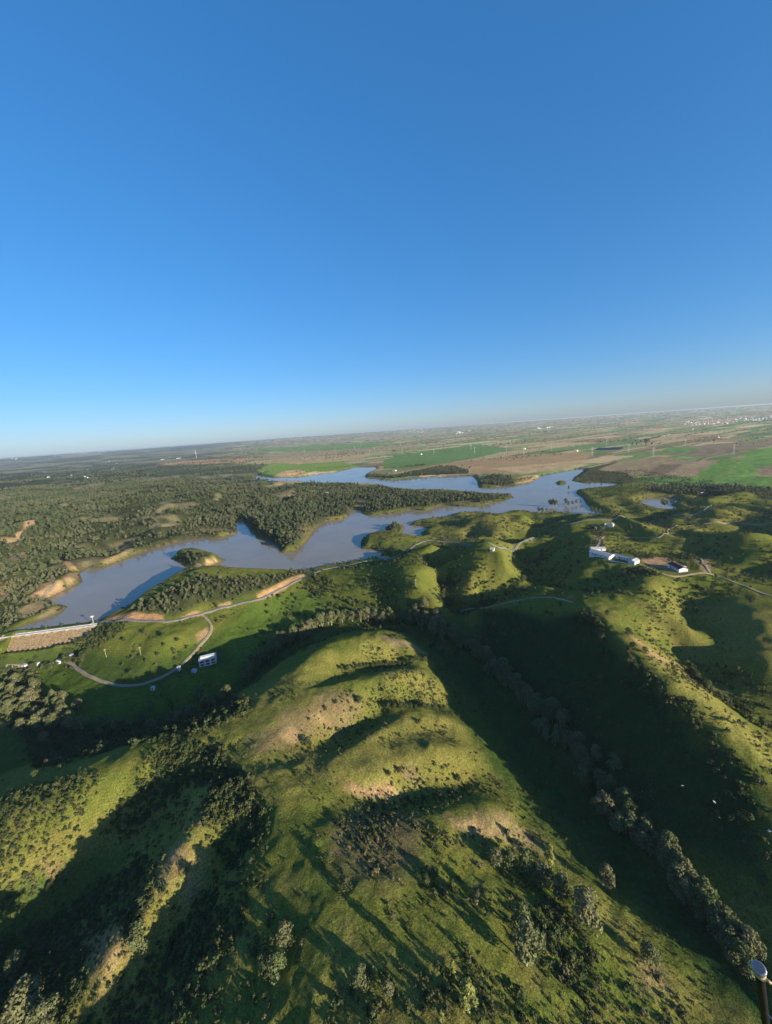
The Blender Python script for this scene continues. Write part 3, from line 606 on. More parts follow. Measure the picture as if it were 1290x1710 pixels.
# ------------------------------------------------------------------ buildings
BLD = []
def place(name, pxA, pxB, label, cat, group=None):
    """Empty at the middle of the front foot A-B, x along A->B, y away to the back"""
    a, b_ = hit([pxA, pxB]); d = b_[:2] - a[:2]; L = np.hypot(*d); c = (a + b_) / 2
    root = empty(name, (c[0], c[1], min(a[2], b_[2]) - 0.2), math.atan2(d[1], d[0])); BLD.append((c[0], c[1], L / 2 + 4))
    return tag(root, label, cat, group), L
def win(b, x0, x1, y, z0, z1, parent, out=-0.06):
    f = MB(); t = 0.12
    for q in ((x0 - t, z0 - t, x1 + t, z0), (x0 - t, z1, x1 + t, z1 + t), (x0 - t, z0, x0, z1), (x1, z0, x1 + t, z1)): f.box(q[0], y + out, q[1], q[2], y + 0.02, q[3])
    w = f.build('window', M['offwhite'], parent); g = MB(); g.box(x0, y - 0.02, z0, x1, y + 0.01, z1); g.build('pane', M['window'], w); return w
def shed(name, A, B, depth, wall_h, ridge, label, wallm='white', roofm='offwhite', wins=0, door=True, cat='building', roofover=0.35):
    root, L = place(name, A, B, label, cat); x = L / 2
    ca, sa = math.cos(root.rotation_euler[2]), math.sin(root.rotation_euler[2]); lx, ly = root.location[0], root.location[1]
    root.location[2] = max(float(height([lx + ca * u - sa * w_], [ly + sa * u + ca * w_])[0]) for u in (-x, 0, x) for w_ in (0, depth / 2, depth)) - 0.5
    b = MB(); b.house(-x, 0, x, depth, -7, wall_h, ridge); b.build('wall', M[wallm], root)
    r_ = MB(); r_.gable(-x, 0, x, depth, wall_h + 0.06, ridge + 0.06, roofover, 0.2); r_.build('roof', M[roofm], root)
    if door:
        d = MB(); d.box(-0.7 - x * .4, -0.07, 0, 0.7 - x * .4, 0.03, 2.2); d.build('door', M['darkroof'], root)
    for i in range(wins):
        c = -x + (i + 0.8) * 2 * x / (wins + 0.6); win(b, c - 0.6, c + 0.6, 0, 1.2, 2.4, root)
    return root, L
# white farm on the saddle
shed('farm_barn', (984,931), (1017,935), 12, 3.3, 5.2, 'big white farm barn with a broad pale roof at the left end of the farm', wins=4)
shed('farm_shed', (988,921), (1012,920), 8, 3.0, 4.4, 'smaller pale roofed shed behind the big white barn of the farm', wins=2)
shed('stable_wing', (1024,931), (1062,941), 6, 3.0, 4.2, 'long narrow white stable wing running right from the barn', wins=7)
root, L = place('farm_wall', (1016,937), (1060,944), 'low white yard wall in front of the stable wing', 'wall'); b = MB(); b.box(-L / 2, 0, -2, L / 2, 0.4, 1.7); b.build('wall_run', M['white'], root); b = MB(); b.box(-L / 2 - .05, -.06, 1.7, L / 2 + .05, .46, 1.82); b.build('coping', M['offwhite'], root)
shed('gable_house', (1060,944), (1068,940), 7, 3.6, 5.2, 'white gabled farmhouse closing the right end of the stable wing', wins=1)
shed('red_roof_barn', (1115,947), (1134,956), 9, 3.4, 5.2, 'long low barn with a dark red roof across the farmyard', roofm='darkroof', wins=3)
shed('lean_to_shed', (1139,951), (1146,950), 4, 2.4, 3.0, 'tiny white shed beside the red roofed barn', wins=0)
root, L = place('ruin', (1009,879), (1024,880), 'roofless white ruin with a taller corner standing on the hilltop', 'ruin'); x = L / 2
b = MB(); b.box(-x, 0, -2, x, .6, 3.4); b.box(-x, 8, -2, x, 8.6, 3.0); b.box(-x, .6, -2, -x + .6, 8, 3.6); b.box(x - .6, .6, -2, x, 8, 4.4); b.build('wall', M['white'], root)
b = MB(); b.box(x - 3, 0.6, 0, x - .61, 4, 6.2); b.box(x - 3.2, 0.5, 6.2, x - .5, 4.2, 6.5); b.build('corner_tower', M['white'], root)
b = MB(); b.box(-x * .5, -.08, 0, -x * .5 + 1.4, .02, 2.3); b.build('door_opening', M['window'], root)
shed('white_hut', (819,921), (825,921), 5, 3.2, 4.6, 'small white hut alone on top of the green dome hill', wins=1)
shed('woodland_house', (538,826), (551,825), 9, 4, 6, 'long white house in a clearing of the wooded headland', wins=3)
shed('distant_house', (187,784), (193,783), 8, 3, 4.5, 'white house alone in the woods at the far left', wins=2)
shed('distant_barn', (295,766), (303,765), 9, 4, 5.5, 'white roofed barn at the edge of the far woods', wins=2)
shed('distant_shed', (270,768), (275,767), 9, 3, 4.5, 'pale shed left of the white roofed barn in the far woods', wins=2)
shed('lakeside_hut', (656,787), (661,787), 10, 5, 7, 'white hut on the wooded spit across the lake', wins=1)
shed('shore_house', (1170,826), (1177,826), 6, 2.8, 4.2, 'white roofed house among trees behind the small pond', wins=1)
shed('track_house', (994,884), (997,884), 5, 3.2, 4.4, 'little white house at the end of the path left of the ruin', wins=1)
# two storey white house below the knoll
root, L = place('white_house', (334,1114), (362,1107), 'white flat roofed two storey house on the meadow below the knoll', 'house'); x = L / 2
b = MB(); b.box(-x, 0, -2.5, x, 8.5, 6.6); b.build('wall', M['white'], root)
b = MB(); b.box(-x - .4, -.4, 6.6, x + .4, 8.9, 7.0); b.build('roof', M['offwhite'], root)
b = MB(); b.box(-x + 1.5, 2.5, 7.0, x - 1.5, 6.0, 8.2); b.box(-x + 1.2, 2.2, 8.2, x - 1.2, 6.3, 8.45); b.build('roof_lantern', M['white'], root)
b = MB()
for i in range(4):
    c = -x + 2 * x * i / 3; c = min(max(c, -x + .35), x - .35); b.box(c - .35, -.45, -2, c + .35, -.01, 6.4)
b.build('pilaster', M['white'], root)
for i in range(3):
    c = -x + 2 * x * (i + .5) / 3
    for z0 in (0.9, 3.9): win(None, c - 1.5, c + 1.5, 0, z0, z0 + 1.7, root)
b = MB(); b.box(-x - .08, 3, 0, -x + .02, 4.6, 2.3); b.build('door', M['darkroof'], root)
for px, lab, (w, d, h) in [((300,1120), 'tall narrow white kiosk beside the road bend near the white house', (2.4, 2.4, 4.5)), ((325,1122), 'low white hut on the verge in front of the white house', (4, 3, 2.4)), ((256,1151), 'small white hut on the meadow under the valley road', (3, 2.6, 2.4)), ((42,1113), 'white block hut beside the road at the foot of the dam', (5, 3, 3)), ((100,1106), 'white pump house at the foot of the knoll by the dam', (4, 3.5, 3.2)), ((121,1097), 'white narrow hut among the dark bushes of the knoll side', (3, 2.5, 3.4)), ((146,1060), 'white gate house at the right end of the dam face', (4, 4, 3.4)), ((62,1110), 'second low white hut along the road under the dam', (4, 3, 2.2))]:
    p = hit([px])[0]; root = empty('hut', (p[0], p[1], p[2] - .1), random.uniform(-.4, .4)); tag(root, lab, 'hut'); BLD.append((p[0], p[1], w / 2 + 2))
    b = MB(); b.box(-w / 2, -d / 2, -1.5, w / 2, d / 2, h); b.build('wall', M['white'], root)
    b = MB(); b.box(-w / 2 - .25, -d / 2 - .25, h, w / 2 + .25, d / 2 + .25, h + .22); b.build('roof', M['offwhite'], root)
    b = MB(); b.box(-.45, -d / 2 - .05, 0, .45, -d / 2 + .02, min(2, h - .3)); b.build('door', M['darkroof'], root)

# ------------------------------------------------------------------ dam
root = empty('dam', (DAM_A[0], DAM_A[1], 0), math.atan2(_du[1], _du[0])); tag(root, 'rock faced dam with two pale parapets holding the lake at the left edge', 'dam')
L = DAM_L   # local x along the crest, -y is the downstream side
b = MB(); prof = [(0.6, -3.5), (0.6, 3.1), (-5.4, 3.1), (-5.4, 2.0), (-24, -9.5), (-24, -14)]
seg = 40; vs = []; rj = random.Random(3)
for i in range(seg + 1):
    u = -6 + (L + 8) * i / seg
    for j, (q, z) in enumerate(prof): vs.append((u, q + (rj.uniform(-.3, .3) if j >= 3 else 0), z))
k = len(prof); b.add(vs, [(i * k + j, i * k + j + 1, (i + 1) * k + j + 1, (i + 1) * k + j) for i in range(seg) for j in range(k - 1)]); b.build('rock_face', M['riprap'], root)
b = MB(); b.box(-6, -4.6, 3.1, L + 2, -0.1, 3.35); b.build('crest_road', M['concrete'], root)
for y0, y1 in ((-0.09, 0.55), (-5.3, -4.61)):
    b = MB(); b.box(-6, y0, 2.0, L + 2, y1, 4.0); b.build('parapet', M['paleconc'], root)
b = MB(); b.box(-6, 0.56, -4, L + 2, 1.3, 2.6); b.build('water_face', M['concrete'], root)
# intake mast at the right end of the dam
p = np.array(at_z(157, 1042, 1.0)); root = empty('intake_mast', (p[0], p[1] , -3)); tag(root, 'thin white mast with a pale head standing in the water by the dam', 'mast')
b = MB(); b.tube([(0, 0, 0), (0, 0, 13)], 0.3, 10); b.build('pole', M['paleconc'], root); b = MB(); b.box(-1.2, -.9, 13, 1.2, .9, 14.0); b.box(-1.4, -1.1, 14.0, 1.4, 1.1, 14.2); b.build('head', M['white'], root)
b = MB(); b.box(0.3, -6, 6.6, 1.3, -.5, 6.9); b.build('footbridge', M['concrete'], root)
for px, h, lab in [((178,1097), 9, 'pale wooden pole on the left slope of the grassy knoll'), ((236,1094), 9, 'pale wooden pole on the right slope of the grassy knoll'), ((695,980), 9, 'pale wooden pole low on the big lit hill')]:
    p = hit([px])[0]; root = empty('utility_pole', tuple(p)); tag(root, lab, 'pole')
    b = MB(); b.tube([(0, 0, -.5), (0, 0, h)], [.16, .12], 8); b.build('pole_shaft', M['wood'], root); b = MB(); b.box(-1, -.1, h - 1, 1, .1, h - .8); b.build('crossarm', M['wood'], root)
    for sx in (-.8, .8):
        b = MB(); b.tube([(sx, 0, h - .8), (sx, 0, h - .4)], [.09, .05], 6); b.build('insulator', M['white'], root)

# ------------------------------------------------------------------ pylons, wind turbine, solar field, towns
PY = [(486,752),(509,757),(534,756),(560,753),(593,752),(603,746),(618,760),(637,746),(626,754),(672,759),(669,745),(700,745),(725,760),(733,745),(787,752),(793,757),(807,746),(846,755),(853,745),(875,760),(921,755),(989,762),(1013,745),(1091,763),(1050,755),(1144,745),(1225,760),(450,750)]
HP = hit(PY); proto = None
near_ = sorted(range(len(PY)), key=lambda i: np.hypot(HP[i][0], HP[i][1]))
for r_, i in enumerate(near_):
    p = HP[i]; D = np.hypot(p[0], p[1])
    if proto is None:
        root = empty('pylon', (0, 0, 0)); body = MB(); c = []
        for sx in (-1, 1):
            for sy in (-1, 1): c.append((sx, sy))
        for sx, sy in c: body.tube([(sx * 3.6, sy * 3.6, -1), (sx * 1.1, sy * 1.1, 26), (sx * .7, sy * .7, 44)], .2, 4)
        for z0 in range(0, 42, 6):
            f0 = 3.6 - min(z0, 26) * .096; f1 = 3.6 - min(z0 + 6, 26) * .096
            for sy in (-1, 1):
                body.tube([(-f0, sy * f0, z0), (f1, sy * f1, z0 + 6)], .1, 4); body.tube([(sy * f0, -f0, z0), (sy * f1, f1, z0 + 6)], .1, 4)
        parts = [body.build('lattice_mast', M['steel'], root)]
        for z0, w_ in ((32, 7), (37, 9), (42, 6)):
            a = MB(); a.tube([(-w_, 0, z0), (0, 0, z0 + 1.4), (w_, 0, z0)], .24, 4); a.tube([(-w_, 0, z0), (w_, 0, z0)], .2, 4); parts.append(a.build('crossarm', M['steel'], root))
        proto = root
    else:
        root = empty('pylon', (0, 0, 0))
        for o in parts: q = o.copy(); S.collection.objects.link(q); q.parent = root
    root.location = tuple(p); root.rotation_euler = (0, 0, random.uniform(-.3, .3) + 0.4)
    tag(root, 'steel lattice power pylon standing on the ploughed fields beyond the lake' if D < 3200 else 'distant steel lattice pylon on the far plain below the horizon', 'pylon', 'pylons on the near fields' if D < 3200 else 'pylons on the far plain')
p = hit([(325,746)])[0]; D = 6500; d = ray(325, 744); d /= np.hypot(d[0], d[1]); x, y = d[0] * D, d[1] * D
root = empty('wind_turbine', (x, y, float(height([x], [y])[0]))); tag(root, 'white wind turbine on the hazy horizon at the left', 'wind turbine')
b = MB(); b.tube([(0, 0, -5), (0, 0, 95)], [2.2, 1.2], 10); b.build('tower', M['white'], root); b = MB(); b.tube([(0, 4, 96.5), (0, -6, 96.5)], [2, 2.2], 8); b.build('nacelle', M['white'], root)
for k in range(3):
    a = 2 * math.pi * k / 3 + .3; b = MB(); b.tube([(0, -7, 96.5), (math.sin(a) * 12, -7, 96.5 + math.cos(a) * 12), (math.sin(a) * 48, -7, 96.5 + math.cos(a) * 48)], [.9, 1.4, .3], 6); b.build('blade', M['white'], root)
Q = hit([(993,752),(1000,749),(1040,747),(1036,751)]); a, d_ = Q[0][:2], Q[2][:2]; root = empty('solar_field', (float(a[0]), float(a[1]), float(Q[0][2]))); tag(root, 'dark blue field of solar panels on the plain', 'solar panels')
ex = Q[3][:2] - a; ey = Q[1][:2] - a; nr_ = 12
for i in range(nr_):
    o0 = ey * (i / nr_); b = MB(); o1 = o0 + ey / nr_ * .6
    b.add([(o0[0], o0[1], 1), (o0[0] + ex[0], o0[1] + ex[1], 1), (o1[0] + ex[0], o1[1] + ex[1], 5), (o1[0], o1[1], 5), (o0[0], o0[1], .6), (o0[0] + ex[0], o0[1] + ex[1], .6), (o1[0] + ex[0], o1[1] + ex[1], 4.6), (o1[0], o1[1], 4.6)], [(0, 1, 2, 3), (7, 6, 5, 4), (0, 4, 5, 1), (1, 5, 6, 2), (2, 6, 7, 3), (3, 7, 4, 0)]); b.build('panel_row', M['panel'], root)
hb = MB(); hb.house(-7, -5, 7, 5, -2, 6, 9); hm = hb.mesh('town_house', M['white']); hr = MB(); hr.gable(-7, -5, 7, 5, 6.1, 9.1, .5, .3)
hm2 = hm.copy(); hm2.materials.append(M['tile'])
for P_ in hm2.polygons:
    if P_.normal.z > .3: P_.material_index = 1
hm3 = hm.copy(); hm3.materials[0] = M['offwhite']
def town(poly, n, label, grp, s0, s1):
    lo = np.min(poly, 0); hi = np.max(poly, 0); k = 0; pp = np.array(poly, float); C_ = []
    while len(C_) < n:
        q = RNG.uniform(lo, hi, (n * 3, 2)); q = q[inpoly(q[:, 0], q[:, 1], pp)]; C_ += [tuple(t) for t in q]
    H_ = hit(C_[:n])
    for p in H_:
        o = link('town_house', random.choice([hm, hm, hm2, hm3])); s = random.uniform(s0, s1); o.location = tuple(p); o.rotation_euler = (0, 0, random.choice([.3, 1.87]) + random.uniform(-.15, .15)); o.scale = (s * random.uniform(1, 1.7), s, s * random.uniform(.8, 1.3)); tag(o, label, 'house', grp)
town([(1128,708),(1150,704),(1200,701),(1240,697),(1290,694),(1290,702),(1230,706),(1180,710)], 105, 'pale house in the white town at the right edge below the horizon', 'houses of the white town at the right', .55, 1.2)
town([(668,722),(690,718),(713,717),(713,722),(690,724)], 34, 'pale building of the white village on the central horizon', 'buildings of the village on the central horizon', 1.0, 2.0)
town([(886,715),(926,711),(927,714),(890,718)], 16, 'pale house of the hamlet right of the central village', 'houses of the hamlet right of the centre', 1.0, 1.8)
town([(760,722),(787,717),(788,721),(762,725)], 14, 'pale house of the small hamlet just right of the central village', 'houses of the hamlet near the centre', 1.2, 2.0)
town([(0,765),(60,760),(180,752),(180,756),(0,769)], 14, 'pale farmhouse far off near the hazy left horizon', 'farmhouses on the left horizon', 1.5, 3.0)
town([(20,800),(180,770),(240,775),(120,810)], 9, 'pale farmhouse among the woods of the far left', 'farmhouses in the far left woods', .5, .9)
for px, lab in [((964,754),'white farmhouse alone on the brown field beyond the lake'), ((1157,717),'white farmhouse by the long straight lane on the plain'), ((1200,731),'white farmhouse on the green fields at the right'), ((877,750),'white house beside a pylon on the fields'), ((704,759),'white barn by the green strip field')]:
    p = hit([px])[0]; o = link('farmhouse', hm); o.location = tuple(p); o.rotation_euler = (0, 0, .4); o.scale = (.8, .8, .8); tag(o, lab, 'farmhouse')
BLD = np.array(BLD)

# ------------------------------------------------------------------ plants: shapes
def leafcloud(rng, lobes, n, size, jit=0.7):
    """n small leaf faces spread over the shells of the lobes (cx,cy,cz,rx,rz)"""
    L = np.array(lobes, float); w = L[:, 3] * (L[:, 3] + L[:, 4]); idx = rng.choice(len(L), n, p=w / w.sum())
    d = rng.normal(size=(n, 3)); d[:, 2] = np.where(d[:, 2] < -0.5, -d[:, 2], d[:, 2]); d /= np.linalg.norm(d, axis=1)[:, None]
    rr = np.stack([L[idx, 3], L[idx, 3], L[idx, 4]], 1) * rng.uniform(0.72, 1.08, (n, 1))
    c = L[idx, :3] + d * rr
    nn = d + rng.normal(size=(n, 3)) * jit * 0.6; nn /= np.linalg.norm(nn, axis=1)[:, None]
    a = np.cross(nn, rng.normal(size=(n, 3))); a /= np.linalg.norm(a, axis=1)[:, None]; b2 = np.cross(nn, a)
    s = size * rng.uniform(0.6, 1.35, (n, 1))
    V = np.stack([c - a * s * .5, c + b2 * s * .42 + nn * s * .1, c + a * s * .5, c - b2 * s * .42 - nn * s * .1], 1).reshape(-1, 3)
    return V, np.arange(4 * n).reshape(n, 4)
def crown_mesh(name, seed, mat, h=10.0, r=3.6, base=2.5, n=1000, size=0.75, lob=14, tall=1.0, dome=False):
    rng = np.random.default_rng(seed); lobes = []
    for i in range(lob):
        t = (i + 0.5) / lob; z = base + (h - base) * (0.12 + 0.76 * t)
        prof = math.sin(math.pi * min(1, 0.22 + 0.72 * t)) ** 0.7 if not dome else math.sqrt(max(0.05, 1 - t * t))
        a = rng.uniform(0, 6.28); q = r * prof * rng.uniform(0.25, 0.8); k = r * rng.uniform(0.3, 0.52) * (0.75 + 0.35 * prof)
        lobes.append((math.cos(a) * q, math.sin(a) * q, z, k, k * rng.uniform(0.8, 1.15) * tall))
    lobes.append((0, 0, h - r * 0.4, r * 0.42, r * 0.45 * tall))
    V, Fq = leafcloud(rng, lobes, n, size); return V, Fq, lobes
def trunk_mb(seed, lobes, h, r0):
    rng = random.Random(seed); b = MB(); top = h * 0.72
    b.tube([(0, 0, -0.8), (0.05 * h * rng.uniform(-.3, .3), 0.03 * h * rng.uniform(-1, 1), top * .4), (0.04 * h * rng.uniform(-1, 1), 0.04 * h * rng.uniform(-1, 1), top)], [r0, r0 * .75, r0 * .25], 7)
    for l in lobes[::3]:
        b.tube([(0, 0, l[2] * 0.45), (l[0] * .5, l[1] * .5, l[2] * 0.7), (l[0], l[1], l[2])], [r0 * .42, r0 * .28, r0 * .1], 5)
    return b
PROTO = {}
def tree_protos(kind, mat, bark, count, trunk_r, **kw):
    P = []
    for i in range(count):
        V, Fq, lobes = crown_mesh(kind, hash_(kind) + i, mat, **kw)
        P.append((trunk_mb(i, lobes, kw.get('h', 10.0), trunk_r).mesh('trunk', M[bark]), npmesh('crown', V, Fq, [M[mat]])))
    PROTO[kind] = P
def hash_(s): return sum(ord(c) * (i + 3) for i, c in enumerate(s)) % 9973
tree_protos('stream_tree', 'riparian', 'pale_bark', 6, 0.28, h=10, r=3.7, base=1.6, n=1300, size=0.62, lob=17)
tree_protos('poplar', 'poplar', 'pale_bark', 2, 0.2, h=10, r=1.75, base=1.0, n=900, size=0.5, lob=16, tall=1.5)
tree_protos('oak_tree', 'oak', 'bark', 4, 0.3, h=6.5, r=3.6, base=1.2, n=700, size=0.62, lob=14, dome=True)
tree_protos('eucalyptus_tree', 'riparian', 'pale_bark', 3, 0.22, h=10, r=2.6, base=2.2, n=1000, size=0.55, lob=15, tall=1.25)
HN = {'stream_tree': 10, 'poplar': 10, 'oak_tree': 6.5, 'eucalyptus_tree': 10}
FIRST = {}
def tree(kind, x, y, h, label, group=None, z=None, widen=1.0, name=None):
    """one tree: an Empty at its foot carrying trunk and crown"""
    v = random.randrange(len(PROTO[kind])); key = (kind, v)
    if z is None: z = float(height([x], [y])[0])
    root = empty(name or kind, (x, y, z - 0.1), random.uniform(0, 6.28)); s = h / HN[kind]; w = s * widen * random.uniform(0.9, 1.12); root.scale = (w, w, s)
    if key not in FIRST:
        tm, cm = PROTO[kind][v]; FIRST[key] = (link('trunk', tm, root), link('crown', cm, root))
    else:
        for o in FIRST[key]:
            c = o.copy(); S.collection.objects.link(c); c.parent = root
    return tag(root, label, {'poplar': 'poplar tree'}.get(kind, 'tree'), group)

# ------------------------------------------------------------------ plants: the single trees
TREEROWS = [
 # sight points of a row, number, half width (m), height range, kind, label, group
 ([(1262,1640),(1200,1560),(1140,1480),(1090,1420),(1040,1370)], 44, 6, (7, 13), 'stream_tree', 'grey green tree in the dense row along the dark valley floor, nearest stretch', 'trees of the near stretch of the valley row'),
 ([(1040,1370),(1000,1320),(960,1265),(940,1240)], 30, 6, (7, 13), 'stream_tree', 'tree with a sunlit crown in the thin middle stretch of the valley row', 'trees of the middle stretch of the valley row'),
 ([(940,1240),(880,1175),(830,1120),(775,1075)], 72, 9, (8, 14), 'stream_tree', 'shaded tree in the far stretch of the valley row below the dark slope', 'trees of the shaded stretch of the valley row'),
 ([(775,1075),(735,1060),(700,1040),(690,1030)], 28, 9, (11, 18), 'stream_tree', 'tall pale tree in the clump where the stream bends behind the middle hill', 'trees at the bend of the stream'),
 ([(660,1035),(610,1035),(560,1038),(530,1048)], 26, 7, (11, 18), 'stream_tree', 'tree in the line right behind the top of the middle hill', 'trees behind the top of the middle hill'),
 ([(520,1055),(470,1080),(435,1110),(405,1140)], 36, 8, (11, 18), 'stream_tree', 'tree in the slanting line left of the middle hill above a deep shadow', 'trees in the slanting line left of the middle hill'),
 ([(390,1165),(330,1195),(260,1210),(170,1225)], 28, 10, (7, 13), 'stream_tree', 'tree standing in the long shadow at the edge of the lower meadow', 'trees in the shadow of the lower meadow'),
 ([(130,1225),(80,1200),(40,1180),(10,1140)], 38, 16, (8, 15), 'stream_tree', 'tree in the mixed clump at the left edge below the dam', 'trees of the clump below the dam'),
 ([(30,1130),(70,1115),(110,1105),(150,1090)], 16, 6, (4, 8), 'oak_tree', 'dark tree at the foot of the dam beside the road', 'dark trees at the foot of the dam'),
 ([(565,1119),(600,1116),(640,1113),(680,1108),(712,1104)], 20, 1.2, (3.5, 5), 'oak_tree', 'round dark bush-like oak in the straight hedge across the top of the middle hill', 'oaks of the hedge across the middle hill'),
 ([(645,1186),(680,1184),(715,1184),(745,1184)], 12, 1.2, (3.5, 5), 'oak_tree', 'round dark oak in the short row halfway down the middle hill', 'oaks of the short row on the middle hill'),
 ([(965,1030),(1000,1052),(1030,1090),(1070,1130)], 26, 9, (4, 7), 'oak_tree', 'dark oak just below the far crest on the shaded side of the right ridge', 'oaks below the far crest of the right ridge'),
 ([(1145,1110),(1175,1150),(1215,1178),(1260,1205),(1290,1225)], 22, 6, (4.5, 8), 'oak_tree', 'oak in the shaded gully behind the right ridge', 'oaks in the gully behind the right ridge'),
 ([(752,1012),(740,990),(748,965),(770,945)], 20, 5, (3.5, 6), 'oak_tree', 'oak in the gully left of the green dome', 'oaks in the gully left of the dome'),
 ([(865,990),(880,965),(895,945),(903,925)], 22, 6, (4, 7), 'oak_tree', 'oak in the dark hollow right of the green dome', 'oaks in the hollow right of the dome'),
]
NT = 0
for px, n, hw, (h0, h1), kind, lab, grp in TREEROWS:
    Q = hit(px)[:, :2]; seg = np.hypot(*(Q[1:] - Q[:-1]).T); cum = np.concatenate([[0], np.cumsum(seg)])
    for i in range(n):
        s = (i + random.uniform(0.1, 0.9)) / n * cum[-1]; k = min(np.searchsorted(cum, s, 'right') - 1, len(seg) - 1)
        p = Q[k] + (Q[k + 1] - Q[k]) * (s - cum[k]) / seg[k]; d = (Q[k + 1] - Q[k]) / seg[k]; o = random.gauss(0, 0.5) * hw
        tree(kind, p[0] - d[1] * o, p[1] + d[0] * o, random.uniform(h0, h1), lab, grp); NT += 1
